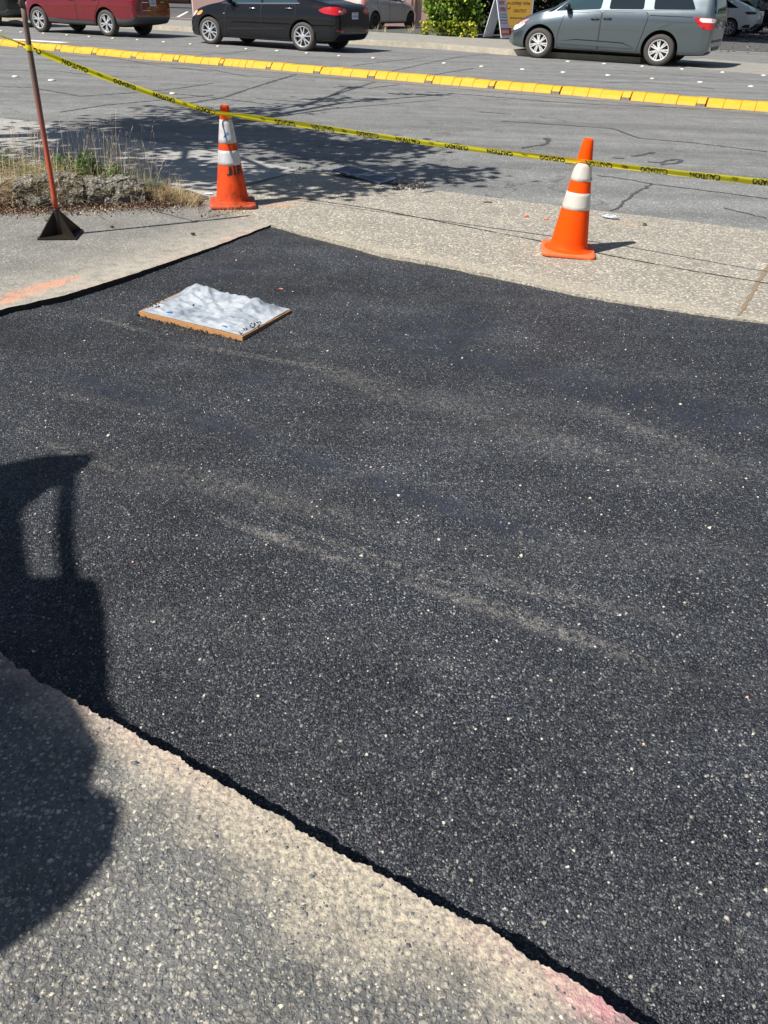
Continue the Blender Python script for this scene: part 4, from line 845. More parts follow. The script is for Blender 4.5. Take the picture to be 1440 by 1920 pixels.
# ------------------------------------------------------------------ vehicles
def cosx(a, b, n): return a + (b - a) * (1 - np.cos(np.linspace(0, PI, n))) / 2
def car_body(p):
    X = cosx(p['bot'][0][0], p['bot'][-1][0], 70); I = lambda key, x: float(np.interp(x, [q[0] for q in p[key]], [q[1] for q in p[key]]))
    rings = []
    for x in X:
        zb, zl, zt, hw = I('bot', x), I('belt', x), I('top', x), I('plan', x); zl = min(zl, zt - .012); h1 = zl - zb; hg = zt - zl; tk = p.get('tumble', .42) * min(hg, .75)
        crease = p.get('crease', .012)
        pts = [(0, zb), (.55 * hw, zb), (.88 * hw, zb + .005), (.962 * hw, zb + .05 * h1 + .01), (.982 * hw, zb + .2 * h1), (.992 * hw, zb + .4 * h1), (1.0 * hw, zb + .6 * h1), (1.0 * hw - crease * .2, zb + .76 * h1), (.985 * hw - crease, zb + .9 * h1), (.955 * hw - crease, zl)]
        wt = .955 * hw - crease; e = min(1, hg / .25)
        pts += [(wt - .018 - tk * .25, zl + hg * .28), (wt - .02 - tk * .60, zl + hg * .62), (wt - .02 - tk - .02, zl + hg * .88), ((wt - tk) * .86 - .03, zl + hg * .97), ((wt - tk) * .5, zt), (0, zt + .004)]
        rings.append([Vector((x, y, z)) for y, z in pts])
    n = len(rings[0]); vs = []; 
    for r in rings: vs += r + [Vector((q.x, -q.y, q.z)) for q in r[-2:0:-1]]
    N = 2 * n - 2; fs = [(i * N + k, i * N + (k + 1) % N, (i + 1) * N + (k + 1) % N, (i + 1) * N + k) for i in range(len(rings) - 1) for k in range(N)]
    fs += [tuple(range(N))[::-1], tuple(range((len(rings) - 1) * N, len(rings) * N))]
    me = bpy.data.meshes.new('body'); me.from_pydata(vs, [], fs); bm = bmesh.new(); bm.from_mesh(me); bmesh.ops.recalc_face_normals(bm, faces=bm.faces[:]); bm.to_mesh(me); bm.free()
    o = bpy.data.objects.new('tmpbody', me); COL.objects.link(o)
    ss_ = o.modifiers.new('s', 'SUBSURF'); ss_.levels = 1; ss_.render_levels = 1
    dg = bpy.context.evaluated_depsgraph_get(); me2 = bpy.data.meshes.new_from_object(o.evaluated_get(dg)); o.modifiers.clear(); o.data = me2
    bvh = BVHTree.FromPolygons([v.co.copy() for v in me2.vertices], [tuple(q.vertices) for q in me2.polygons])
    cut = []
    for wx in (p['wb'] / 2, -p['wb'] / 2):
        for sy in (1, -1):
            mb = MB(); mb.lathe([(p['arch'], -.35), (p['arch'], .35)], 'well', 44, Matrix.Translation((wx, sy * (p['W'] / 2 + .06), p['wr'] + .012)) @ Matrix.Rotation(PI / 2, 4, 'X')); 
            mb.f.append(list(range(44))[::-1]); mb.m.append(0); mb.f.append(list(range(44, 88))); mb.m.append(0)
            c = mb.build('cut'); bm = bmesh.new(); bm.from_mesh(c.data); bmesh.ops.recalc_face_normals(bm, faces=bm.faces[:]); bm.to_mesh(c.data); bm.free(); cut.append(c); b = o.modifiers.new('b', 'BOOLEAN'); b.object = c; b.operation = 'DIFFERENCE'; b.solver = 'EXACT'
    dg = bpy.context.evaluated_depsgraph_get(); me3 = bpy.data.meshes.new_from_object(o.evaluated_get(dg)); o.modifiers.clear()
    for c in cut: bpy.data.objects.remove(c)
    bpy.data.objects.remove(o)
    me3.materials.clear(); me3.materials.append(p['paint']); me3.materials.append(MAT['well'])
    mi = []
    for f in me3.polygons:
        c = f.center; w_ = any((c.x - s * p['wb'] / 2) ** 2 + (c.z - p['wr'] - .012) ** 2 < (p['arch'] + .003) ** 2 and abs(c.y) > .4 for s in (1, -1)) and (abs(f.normal.y) < .75 or abs(c.y) < p['W'] / 2 - .25)
        mi.append(1 if w_ or (f.normal.z < -.9) else 0)
    me3.polygons.foreach_set('material_index', mi); me3.polygons.foreach_set('use_smooth', [True] * len(mi)); me3.name = 'body'
    o = bpy.data.objects.new('body', me3); COL.objects.link(o); e = o.modifiers.new('e', 'EDGE_SPLIT'); e.split_angle = math.radians(38)
    return o, bvh
def ico(pts, closed=True):      # soften an outline (Chaikin)
    out = []
    n = len(pts)
    for i in range(n):
        a = Vector(pts[i]); b = Vector(pts[(i + 1) % n]); f = min(.3, .03 / max(1e-4, (b - a).length)); out += [a.lerp(b, f), a.lerp(b, 1 - f)]
    return out
def panel(bvh, outline, phi, off_, thick=0.0, step=.05, soft=True):
    """outline in (u, z) seen along the direction phi; laid on the body; returns verts, faces"""
    ph = math.radians(phi); n_ = Vector((math.cos(ph), math.sin(ph), 0)); u_ = Vector((math.sin(ph), -math.cos(ph), 0))
    if soft: outline = ico(outline)
    bm = bmesh.new(); vv = [bm.verts.new((q[0], q[1], 0)) for q in outline]; bm.faces.new(vv)
    x0, x1 = min(q[0] for q in outline), max(q[0] for q in outline); z0, z1 = min(q[1] for q in outline), max(q[1] for q in outline)
    for a0, a1, nn in ((x0, x1, (1, 0, 0)), (z0, z1, (0, 1, 0))):
        k = a0 + step
        while k < a1 - .003:
            bmesh.ops.bisect_plane(bm, geom=bm.verts[:] + bm.edges[:] + bm.faces[:], plane_co=(k, 0, 0) if nn[0] else (0, k, 0), plane_no=nn, dist=1e-5); k += step
    V_ = []; ok = []
    for v in bm.verts:
        o_ = u_ * v.co.x + n_ * 5 + Vector((0, 0, v.co.y)); hit = bvh.ray_cast(o_, -n_)
        if hit[0] is None: V_.append(Vector()); ok.append(False)
        else: V_.append(hit[0] + (hit[1] if hit[1].dot(n_) > 0 else -hit[1]) * off_); ok.append(True)
    bm.verts.index_update(); F_ = [tuple(v.index for v in f.verts) for f in bm.faces]; F_ = [f for f in F_ if all(ok[i] for i in f)]
    edges = {}
    for f in F_:
        for a, b in zip(f, f[1:] + f[:1]): edges[(a, b)] = edges.get((a, b), 0) + 1
    if thick:
        n0_ = len(V_); V2 = [v - n_ * thick for v in V_]; V_ = V_ + V2
        F_ = F_ + [(b, a, a + n0_, b + n0_) for (a, b) in list(edges) if (b, a) not in edges]
    bm.free(); return V_, F_
def lay(bvh, parent, name, outline, phi, off_, m, thick=.012, step=.06, soft=True, smooth=True, label=None, both=False):
    obs = []
    for k in ((0, 1) if both else (0,)):
        V_, F_ = panel(bvh, outline, phi, off_, thick, step, soft)
        if not F_: return None
        if k: V_ = [Vector((v.x, -v.y, v.z)) for v in V_]; F_ = [f[::-1] for f in F_]
        mb = MB(); mb.add(V_, F_, m); o = mb.build(name, parent, smooth=smooth)
        if smooth: e = o.modifiers.new('e', 'EDGE_SPLIT'); e.split_angle = math.radians(40)
        if label: o['label'] = label
        obs.append(o)
    return obs
def grow(pts, d):
    c = Vector((sum(p[0] for p in pts) / len(pts), sum(p[1] for p in pts) / len(pts))); out = []; n = len(pts)
    for i in range(n):
        a, b, e = Vector(pts[i - 1]), Vector(pts[i]), Vector(pts[(i + 1) % n]); n1 = (b - a).normalized(); n2 = (e - b).normalized(); m_ = (Vector((n1.y, -n1.x)) + Vector((n2.y, -n2.x))); m_ = m_.normalized() if m_.length > 1e-6 else Vector((0, 0))
        if m_.dot(b - c) < 0: m_ = -m_
        out.append(tuple(b + m_ * d * 1.25))
    return out
def wheel(parent, x, y, r, rr, wd, style, m, label=None):
    sy = 1 if y > 0 else -1
    t = bpy.data.objects.new('wheel', None); COL.objects.link(t); t.parent = parent; t.location = (x, y, r); t.rotation_euler = (-PI / 2 * sy, random.uniform(0, 6.28), 0); t.rotation_mode = 'XYZ'
    Mx = Matrix.Rotation(random.uniform(0, 6.3), 4, 'Z'); t.rotation_euler = (-PI / 2 * sy, 0, 0)
    mb = MB(); h = wd / 2
    mb.lathe([(rr - .005, h - .03), (rr, h - .008), (rr + .012, h + .001), (rr + (r - rr) * .45, h + .006), (r - .03, h - .004), (r - .010, h - .018), (r, h - .04), (r, -h + .04), (r - .02, -h), (rr, -h)], 'tyre', 48); mb.build('tyre', t, smooth=True)
    mb = MB(); mb.lathe([(rr * .99, -h), (rr * .97, h - .09), (.02, h - .10)], 'rimdark', 32); mb.lathe([(rr * .62, h - .095), (rr * .62, h - .085), (.05, h - .085)], 'iron', 28)
    mb.build('brake_disc', t)
    mb = MB(); mb.lathe([(rr + .003, h - .012), (rr + .001, h - .001), (rr - .012, h - .002), (rr - .022, h - .018), (rr - .03, h - .06)], m, 48)
    mb.lathe([(.062, h - .03), (.058, h - .016), (.045, h - .010), (.0005, h - .008)], m, 24)
    def spoke(a, w0, w1, r0=.03, r1=None, bend=0):
        r1 = r1 or rr - .008; N_ = 6; vs = []; ca, sa = math.cos(a), math.sin(a)
        for k in range(N_ + 1):
            f = k / N_; rad_ = r0 + (r1 - r0) * f; ww = (w0 + (w1 - w0) * f) / 2; bb = bend * f; z = h - .012 - .016 * math.sin(PI * f) * .4 - .006 * f
            for yy, zz in ((-ww, z - .028), (-ww * .8, z), (ww * .8, z), (ww, z - .028)):
                px, py = rad_, yy + bb; vs.append((px * ca - py * sa, px * sa + py * ca, zz))
        fs = [(4 * k + q, 4 * k + q + 1, 4 * k + 5 + q, 4 * k + 4 + q) for k in range(N_) for q in range(3)]; mb.add(vs, fs, m)
    a0 = random.uniform(0, 6.28)
    if style == 'cover7':
        for k in range(7):
            a = a0 + k * 2 * PI / 7; spoke(a - .13, .036, .034, .05, None, .0); spoke(a + .13, .036, .034, .05, None, .0); spoke(a, .05, .02, .03, rr * .55)
    elif style == 'y5':
        for k in range(5):
            a = a0 + k * 2 * PI / 5; spoke(a, .024, .03, .03, None, .062); spoke(a, .024, .03, .03, None, -.062); spoke(a, .06, .03, .03, rr * .45)
    elif style == 'five10':
        for k in range(5):
            a = a0 + k * 2 * PI / 5; spoke(a, .035, .045, .03, None, .045); spoke(a, .035, .045, .03, None, -.045)
    elif style == 'petal8':
        for k in range(8): spoke(a0 + k * PI / 4, .035, .085, .03)
    for k in range(5): a = a0 + k * 2 * PI / 5; mb.lathe([(.008, h - .02), (.008, h - .006), (.0005, h - .005)], 'iron', 8, Matrix.Translation((.042 * math.cos(a), .042 * math.sin(a), 0)))
    mb.build('rim', t, smooth=True).modifiers.new('e', 'EDGE_SPLIT').split_angle = math.radians(35)
    return t
def make_car(p):
    Fp, Rp = p['F'], p['R']; ax = (Fp - Rp); L = ax.length; mid = (Fp + Rp) / 2; hd = math.atan2(ax.y, ax.x); sgn = p.get('side', 1)
    nrm = Vector((-math.sin(hd), math.cos(hd), 0)) * sgn      # toward the visible flank
    root = thing(p['name'], p['label'], p['cat'], (mid - nrm * (p['W'] / 2 - .03)), hd, p.get('group')); root.location.z = p.get('z', -.034)
    root.scale = (L / p['wb'] if p.get('stretch', True) else 1, 1, 1)
    body, bvh = car_body(p); body.parent = root
    for nm, outl, m, kw in p['side_parts']: lay(bvh, root, nm, outl, 90, kw.get('off', .004), m, both=True, **{k: v for k, v in kw.items() if k != 'off'})
    for nm, outl in p.get('doors', []):
        lay(bvh, root, nm + '_seam', grow(outl, .009), 90, .0012, 'seam', .002, .05, True, both=True) if False else None
        ds = lay(bvh, root, nm, outl, 90, .0045, p['paint'], .0, .045, True, both=True)
        for i, d in enumerate(ds or []):
            V_, F_ = panel(bvh, grow(outl, .012), 90, .0018, 0, .045, True)
            if i: V_ = [Vector((v.x, -v.y, v.z)) for v in V_]; F_ = [f[::-1] for f in F_]
            mb = MB(); mb.add(V_, F_, 'seam'); mb.build('seam', d, smooth=True)
    for nm, outl, m, phi, kw in p.get('other_parts', []): 
        lay(bvh, root, nm, outl, phi, kw.get('off', .004), m, both=kw.get('both', False), **{k: v for k, v in kw.items() if k not in ('off', 'both')})
    for (hx, hz) in p.get('handles', []):
        for sy in (1, -1):
            hit = bvh.ray_cast(Vector((hx, sy * 5, hz)), Vector((0, -sy, 0)))
            if hit[0] is None: continue
            y = hit[0].y; mb = MB(); mb.lathe([(.0005, .0), (.07, .002), (.085, 0)], 'seam', 18, Matrix.Translation((hx, y + sy * .006, hz - .01)) @ Matrix.Rotation(-PI / 2 * sy, 4, 'X') @ Matrix.Diagonal((1.15, .42, 1, 1)))
            mb.tube([(hx - .105, y + sy * .004, hz), (hx - .09, y + sy * .03, hz + .004), (hx, y + sy * .036, hz + .006), (hx + .09, y + sy * .03, hz + .004), (hx + .105, y + sy * .004, hz)], [.008, .013, .014, .013, .008], p.get('handle_mat', p['paint']), 10); mb.build('door_handle', root, smooth=True)
    if 'mirror' in p:
        mx, mz = p['mirror']
        for sy in (1, -1):
            hit = bvh.ray_cast(Vector((mx, sy * 5, mz)), Vector((0, -sy, 0)));
            if hit[0] is None: continue
            y = hit[0].y; bm = bmesh.new(); bmesh.ops.create_icosphere(bm, subdivisions=3, radius=1)
            for v in bm.verts: v.co = Vector((v.co.x * .09 * (1 if v.co.x > 0 else .55), v.co.y * .115, v.co.z * .075 + .0)) + Vector((mx - .02, y + sy * .15, mz + .05))
            me = bpy.data.meshes.new('wing_mirror'); bm.to_mesh(me); bm.free(); me.materials.append(p.get('mirror_mat', MAT['plastic'])); me.polygons.foreach_set('use_smooth', [True] * len(me.polygons)); o = bpy.data.objects.new('wing_mirror', me); COL.objects.link(o); o.parent = root
            mb = MB(); mb.box((mx + .02, y + sy * .04, mz - .0), (.07, .12, .035), 'plastic'); mb.build('bracket', o, bevel=.008)
    for s in (1, -1):
        for sy in (1, -1): wheel(root, s * p['wb'] / 2, sy * (p['W'] / 2 - p['tw'] / 2 - .012), p['wr'], p['rr'], p['tw'], p['style'], p['rimmat'])
    mb = MB(); mb.box((0, 0, p['clear'] + .06), (p['wb'] + .9, p['W'] * .62, .10), 'well'); mb.build('underbody', root)
    mb = MB()
    for s in (1, -1): mb.tube([(s * p['wb'] / 2, -p['W'] / 2 + .2, p['wr']), (s * p['wb'] / 2, p['W'] / 2 - .2, p['wr'])], .04, 'well', 8)
    mb.build('axle', root)
    if p.get('plate'):
        rx, pz = p['plate']; hit = bvh.ray_cast(Vector((rx - 3, 0, pz)), Vector((1, 0, 0)))
        if hit[0] is not None:
            x = hit[0].x - .012; mb = MB(); mb.box((x, 0, pz), (.012, .305, .155), 'plate'); pl = mb.build('licence_plate', root, bevel=.004); mb = MB(); mb.box((x - .007, 0, pz + .052), (.002, .2, .018), 'plateblue')
            for k in range(6): mb.box((x - .007, -.11 + k * .044, pz - .012), (.002, .024, .062), 'plateblue')
            mb.build('plate_print', pl)
    return root
PZ = -.035
# grey minivan
van_paint = paint('metallic_blue_grey_paint', (.15, .185, .205), .80, .24, .05)
gl = 'glass'
van = dict(name='minivan', label='metallic blue-grey minivan with silver wheel covers on the far side of the road', cat='minivan', F=g(1006, 109, PZ), R=g(1229, 124, PZ), W=2.0, wb=3.0, wr=.352, rr=.236, tw=.235, arch=.432, clear=.2, style='cover7', rimmat='rimw', paint=van_paint, crease=.012, tumble=.30,
  bot=[(-2.62, .36), (-2.5, .27), (-2.0, .24), (-1.2, .22), (1.2, .22), (1.9, .20), (2.3, .24), (2.42, .30)],
  belt=[(-2.62, 1.05), (-2.5, 1.20), (-2.2, 1.22), (0, 1.16), (.9, 1.04), (1.4, .97), (2.0, .80), (2.3, .64), (2.42, .48)],
  top=[(-2.62, 1.12), (-2.58, 1.32), (-2.50, 1.60), (-2.36, 1.71), (-1.5, 1.75), (0, 1.75), (.45, 1.68), (.9, 1.42), (1.28, 1.18), (1.6, 1.10), (2.0, .95), (2.3, .75), (2.42, .58)],
  plan=[(-2.64, .86), (-2.58, .945), (-2.42, .975), (-1.8, 1.0), (1.5, 1.0), (1.95, .93), (2.25, .80), (2.42, .60)],
  side_parts=[
   ('front_window', [(1.18, 1.10), (.78, 1.40), (.40, 1.63), (.02, 1.66), (.04, 1.185), (.85, 1.125)], 'glass2', {}),
   ('quarter_glass', [(1.40, 1.06), (1.22, 1.09), (.98, 1.27)], gl, {}),
   ('middle_window', [(-.16, 1.19), (-.15, 1.66), (-.93, 1.66), (-.98, 1.215)], gl, {}),
   ('rear_window', [(-1.21, 1.22), (-1.16, 1.66), (-1.92, 1.64), (-2.16, 1.245)], gl, {}),
   ('belt_trim', [(1.30, 1.055), (.5, 1.125), (-.5, 1.175), (-2.18, 1.228), (-2.18, 1.243), (-.5, 1.19), (.5, 1.14), (1.30, 1.072)], 'chrome', dict(off=.008, thick=.006, soft=False)),
   ('door_moulding', [(.98, .43), (.55, .475), (-.62, .455), (-.90, .365), (0, .37), (.97, .385)], van_paint, dict(off=.022, thick=.022)),
   ('moulding_shade', [(.98, .43), (.55, .475), (-.62, .455), (-.90, .365), (-.62, .480), (.55, .50)], 'seam', dict(off=.006, thick=.002, soft=False)),  # dark strip painting in the shade line above the moulding
   ('sill', [(1.07, .21), (1.05, .265), (-1.03, .265), (-1.03, .21)], 'plastic', dict(off=.012, thick=.01, soft=False)),
   ('slider_rail', [(-1.16, 1.083), (-1.16, 1.100), (-2.14, 1.098), (-2.14, 1.084)], 'seam', dict(off=.003, thick=.001, soft=False)),
   ('fuel_door', [(-1.19, .975), (-1.21, 1.02), (-1.27, 1.05), (-1.34, 1.03), (-1.37, .98), (-1.34, .92), (-1.27, .895), (-1.21, .92)], van_paint, dict(off=.004, thick=.004)),
   ('side_marker', [(2.05, .72), (1.92, .83), (1.82, .90), (1.97, .87), (2.13, .80), (2.17, .72)], 'pinklens', dict(off=.006, thick=.006))],
  doors=[('front_door', [(1.01, .29), (1.02, .55), (.93, .98), (.88, 1.06), (.0, 1.12), (.0, .29)]), ('sliding_door', [(-.03, .29), (-.03, 1.12), (-1.08, 1.155), (-1.12, 1.03), (-1.05, .70), (-.96, .29)])],
  other_parts=[
   ('tail_light', [(-.84, 1.09), (-1.15, 1.085), (-1.42, 1.06), (-1.40, .90), (-1.18, .835), (-1.02, .85), (-.93, .93)], 'red_lens', 135, dict(off=.010, thick=.012, both=True)),
   ('lamp_lens', [(-.93, 1.08), (-1.15, 1.075), (-1.38, 1.05), (-1.38, .99), (-1.15, .985), (-.96, .99)], 'clear_lens', 135, dict(off=.014, thick=.004, both=True)),
   ('rear_glass', [(-.86, 1.17), (-.74, 1.64), (.74, 1.64), (.86, 1.17)], gl, 180, dict(off=.004)),
   ('tailgate_trim', [(-.6, .98), (-.6, 1.04), (.6, 1.04), (.6, .98)], 'chrome', 180, dict(off=.012)),
   ('tailgate', [(-.70, .62), (-.76, 1.15), (.76, 1.15), (.70, .62)], van_paint, 180, dict(off=.004)),
   ('bumper_step', [(-.7, .56), (-.7, .61), (.7, .61), (.7, .56)], 'plastic', 180, dict(off=.012)),
   ('tow_bar', [(-.5, .38), (-.5, .46), (.5, .46), (.5, .38)], 'plastic', 180, dict(off=.01)),
   ('headlight', [(.72, .80), (.9, .80), (1.12, .72), (1.2, .64), (1.0, .62), (.8, .70)], 'clear_lens', 45, dict(off=.006, both=True)),
   ('windscreen', [(-.70, 1.22), (-.60, 1.60), (.60, 1.60), (.70, 1.22)], gl, 0, dict(off=.004)),
   ('grille', [(-.45, .5), (-.5, .66), (.5, .66), (.45, .5)], 'plastic', 0, dict(off=.006))],
  handles=[(.13, .965), (-.17, .985)], handle_mat=MAT['plastic'], mirror=(.84, 1.16), plate=(-2.62, .93))
make_car(van)
# black sedan
blk = paint('black_paint', (.006, .007, .010), .0, .10, .012)
sed = dict(name='sedan', label='glossy black sedan with alloy wheels and red tail lamp in the far lane', cat='sedan', F=g(395, 83, PZ), R=g(568, 96, PZ), W=1.84, wb=2.85, wr=.334, rr=.243, tw=.225, arch=.385, clear=.17, style='y5', rimmat='rim', paint=blk, crease=.02, tumble=.50,
  bot=[(-2.38, .42), (-2.25, .26), (-1.8, .22), (-1.0, .19), (1.0, .18), (1.75, .16), (2.1, .18), (2.28, .26)],
  belt=[(-2.38, .90), (-2.2, 1.02), (-1.6, 1.04), (-.8, 1.02), (.8, .97), (1.3, .92), (1.7, .84), (2.05, .72), (2.28, .52)],
  top=[(-2.38, 1.04), (-2.25, 1.10), (-2.0, 1.12), (-1.62, 1.20), (-1.2, 1.36), (-.6, 1.46), (-.1, 1.48), (.3, 1.42), (.8, 1.18), (1.08, 1.05), (1.5, .97), (1.9, .86), (2.15, .72), (2.28, .58)],
  plan=[(-2.40, .74), (-2.33, .83), (-2.18, .875), (-1.7, .915), (-1.2, .92), (1.4, .92), (1.8, .87), (2.1, .74), (2.28, .55)],
  side_parts=[
   ('front_window', [(.98, 1.03), (.55, 1.28), (.2, 1.40), (-.16, 1.42), (-.20, 1.055)], 'glass2', {}),
   ('rear_window', [(-.26, 1.06), (-.22, 1.42), (-.7, 1.38), (-1.15, 1.24), (-1.28, 1.10)], 'glass2', {}),
   ('belt_trim', [(1.02, 1.0), (-.2, 1.035), (-1.32, 1.075), (-1.32, 1.092), (-.2, 1.052), (1.02, 1.016)], 'chrome', dict(off=.008, thick=.005, soft=False)),
   ('fuel_door', [(-1.42, .90), (-1.42, .99), (-1.56, .99), (-1.56, .90)], blk, dict(off=.004, thick=.004)),
   ('sill', [(1.05, .175), (1.03, .235), (-1.05, .235), (-1.07, .175)], blk, dict(off=.014, thick=.012, soft=False)),
   ('badge', [(.93, .76), (.93, .78), (.88, .79), (.88, .765)], 'chrome', dict(off=.008, soft=False)),
   ('side_marker', [(1.86, .72), (1.70, .82), (1.60, .81), (1.68, .72), (1.80, .69)], 'amber', dict(off=.006, thick=.006)),
   ('crease_line', [(.85, .405), (-.94, .50), (-.94, .515), (.85, .435)], paint('black_paint_crease', (.02, .022, .028), .0, .2, .02), dict(off=.010, thick=.008))],
  doors=[('front_door', [(.93, .26), (.90, .60), (.84, .985), (-.205, 1.02), (-.21, .26)]), ('rear_door', [(-.24, .26), (-.235, 1.02), (-1.20, 1.05), (-1.24, .86), (-1.06, .60), (-1.0, .26)])],
  other_parts=[
   ('tail_light', [(-.70, .95), (-.85, 1.02), (-1.1, 1.035), (-1.36, 1.0), (-1.42, .94), (-1.3, .875), (-1.05, .85), (-.80, .885)], 'red_lens', 135, dict(off=.010, thick=.012, both=True)),
   ('reversing_lamp', [(-1.14, .965), (-1.29, .94), (-1.14, .90)], 'clear_lens', 135, dict(off=.014, thick=.004, both=True)),
   ('boot_lid', [(-.55, .72), (-.6, 1.06), (.6, 1.06), (.55, .72)], blk, 180, dict(off=.004)),
   ('rear_reflector', [(-1.30, .50), (-1.08, .53), (-1.08, .49), (-1.28, .47)], 'red_lens', 135, dict(off=.006, both=True)),
   ('windscreen', [(-.62, 1.1), (-.5, 1.4), (.5, 1.4), (.62, 1.1)], gl, 0, dict(off=.004)),
   ('rear_glass', [(-.6, 1.16), (-.5, 1.4), (.5, 1.4), (.6, 1.16)], gl, 180, dict(off=.004)),
   ('headlight', [(.72, .80), (.9, .80), (1.12, .72), (1.2, .64), (1.0, .62), (.8, .70)], 'clear_lens', 45, dict(off=.006, both=True)),
   ('grille', [(-.45, .35), (-.5, .6), (.5, .6), (.45, .35)], 'plastic', 0, dict(off=.006))],
  handles=[(.02, .925), (-1.06, .96)], handle_mat=MAT['chrome'], mirror=(.68, 1.04), mirror_mat=blk, plate=(-2.38, .84))
make_car(sed)
# red crossover
redp = paint('dark_red_paint', (.17, .003, .012), .25, .16, .03)
suv = dict(name='crossover', label='dark red crossover with grey lower cladding and silver wheels at the left, behind the shaft', cat='crossover', F=g(77, 60.5, PZ), R=g(203, 68.6, PZ), W=1.84, wb=2.745, wr=.348, rr=.243, tw=.225, arch=.412, clear=.24, style='five10', rimmat='rim', paint=redp, crease=.015, tumble=.36,
  bot=[(-2.30, .50), (-2.2, .34), (-1.9, .28), (-1.0, .26), (1.0, .26), (1.7, .25), (2.05, .3), (2.2, .4)],
  belt=[(-2.30, .95), (-2.15, 1.08), (-1.5, 1.10), (0, 1.04), (.9, .99), (1.5, .92), (1.9, .80), (2.2, .60)],
  top=[(-2.30, 1.05), (-2.22, 1.30), (-2.05, 1.55), (-1.8, 1.63), (-.6, 1.68), (.1, 1.64), (.6, 1.42), (1.0, 1.14), (1.4, 1.07), (1.9, .92), (2.2, .70)],
  plan=[(-2.32, .80), (-2.24, .875), (-2.08, .90), (-1.6, .92), (1.4, .92), (1.8, .87), (2.05, .76), (2.2, .6)],
  side_parts=[
   ('front_window', [(.92, 1.08), (.45, 1.40), (.1, 1.54), (-.22, 1.56), (-.25, 1.10)], gl, {}),
   ('rear_window', [(-.30, 1.10), (-.28, 1.56), (-1.1, 1.54), (-1.16, 1.14)], gl, {}),
   ('quarter_glass', [(-1.22, 1.14), (-1.2, 1.54), (-1.9, 1.48), (-2.1, 1.22)], gl, {}),
   ('cladding', [(.98, .26), (.90, .43), (.2, .385), (-.9, .395), (-.98, .27)], 'cladding', dict(off=.016, thick=.014, soft=False)),
   ('rear_cladding', [(-1.80, .30), (-1.80, .50), (-2.0, .46), (-2.45, .50), (-2.45, .38), (-1.9, .30)], 'cladding', dict(off=.014, thick=.012, soft=False)),
   ('front_cladding', [(1.78, .30), (1.80, .46), (2.05, .42), (2.05, .32)], 'cladding', dict(off=.014, thick=.012, soft=False))],
  doors=[('front_door', [(.88, .42), (.88, .80), (.80, 1.02), (-.25, 1.06), (-.27, .40)]), ('rear_door', [(-.29, .40), (-.275, 1.06), (-1.12, 1.09), (-1.22, .90), (-1.0, .62), (-.93, .41)])],
  other_parts=[
   ('tail_light', [(-.84, 1.06), (-1.05, 1.07), (-1.35, 1.05), (-1.3, .96), (-1.05, .955), (-.92, .97)], 'red_lens', 135, dict(off=.010, thick=.012, both=True)),
   ('bumper_cladding', [(-.86, .38), (-.86, .54), (.86, .54), (.86, .38)], 'cladding', 180, dict(off=.016, thick=.014)),
   ('bumper_reflector', [(-.78, .58), (-.78, .66), (-.70, .66), (-.70, .58)], 'red_lens', 180, dict(off=.010)),
   ('tailgate', [(-.62, .74), (-.66, 1.04), (.66, 1.04), (.62, .74)], redp, 180, dict(off=.005)),
   ('badge', [(.2, .905), (.2, .925), (.5, .925), (.5, .905)], 'chrome', 180, dict(off=.009, soft=False)),
   ('badge', [(-.55, .91), (-.55, .93), (-.38, .93), (-.38, .91)], 'chrome', 180, dict(off=.009, soft=False)),
   ('bumper_strip', [(.1, .70), (.1, .712), (.5, .712), (.5, .70)], 'chrome', 180, dict(off=.009, soft=False)),
   ('rear_glass', [(-.62, 1.14), (-.52, 1.5), (.52, 1.5), (.62, 1.14)], gl, 180, dict(off=.004)),
   ('windscreen', [(-.66, 1.18), (-.56, 1.54), (.56, 1.54), (.66, 1.18)], gl, 0, dict(off=.004)),
   ('headlight', [(.72, .80), (.9, .80), (1.12, .72), (1.2, .64), (1.0, .62), (.8, .70)], 'clear_lens', 45, dict(off=.006, both=True)),
   ('grille', [(-.4, .5), (-.45, .7), (.45, .7), (.4, .5)], 'plastic', 0, dict(off=.006))],
  handles=[(-.10, .93), (-1.0, .96)], mirror=(.72, 1.10), plate=(-2.3, .90))
for k_ in ('bot', 'belt', 'top', 'plan'): suv[k_] = [((-1.8 + (x_ + 1.8) * 1.42) if x_ < -1.8 else x_, z_) for x_, z_ in suv[k_]]
make_car(suv)
# black SUV at the left edge, only its tail in view
b2 = dict(suv); b2.update(name='black_suv', label='black vehicle cut by the left edge, only its rear bumper and wheel in view', cat='vehicle', paint=blk, rimmat='rimdark')
fr = (g(395, 83, PZ) - g(568, 96, PZ)).normalized(); rr_ = g(6, 49, PZ) + Vector((-.35, 0, 0))
hd2 = Vector((-.80, .60, 0)); b2.update(R=rr_, F=rr_ + hd2 * 2.745)
def repaint(lst, a, b): return [tuple(b if x is a else x for x in it) for it in lst]
b2['other_parts'] = repaint(repaint(suv['other_parts'], redp, blk), 'red_lens', 'red_lens'); b2['side_parts'] = [(n_, o_, ('plastic' if m_ == 'cladding' else m_), k_) for n_, o_, m_, k_ in suv['side_parts']]
make_car(b2)
# red hatch in the car park behind
b3 = dict(suv); b3.update(name='parked_car', label='red car with dark sills parked beyond the pavement, between the crossover and the black sedan', cat='car', stretch=False)
rr_ = g(369, 16.5, PZ); hd3 = Vector((.97, .22, 0)).normalized(); b3.update(F=rr_, R=rr_ - hd3 * 2.745, side=-1)
make_car(b3)
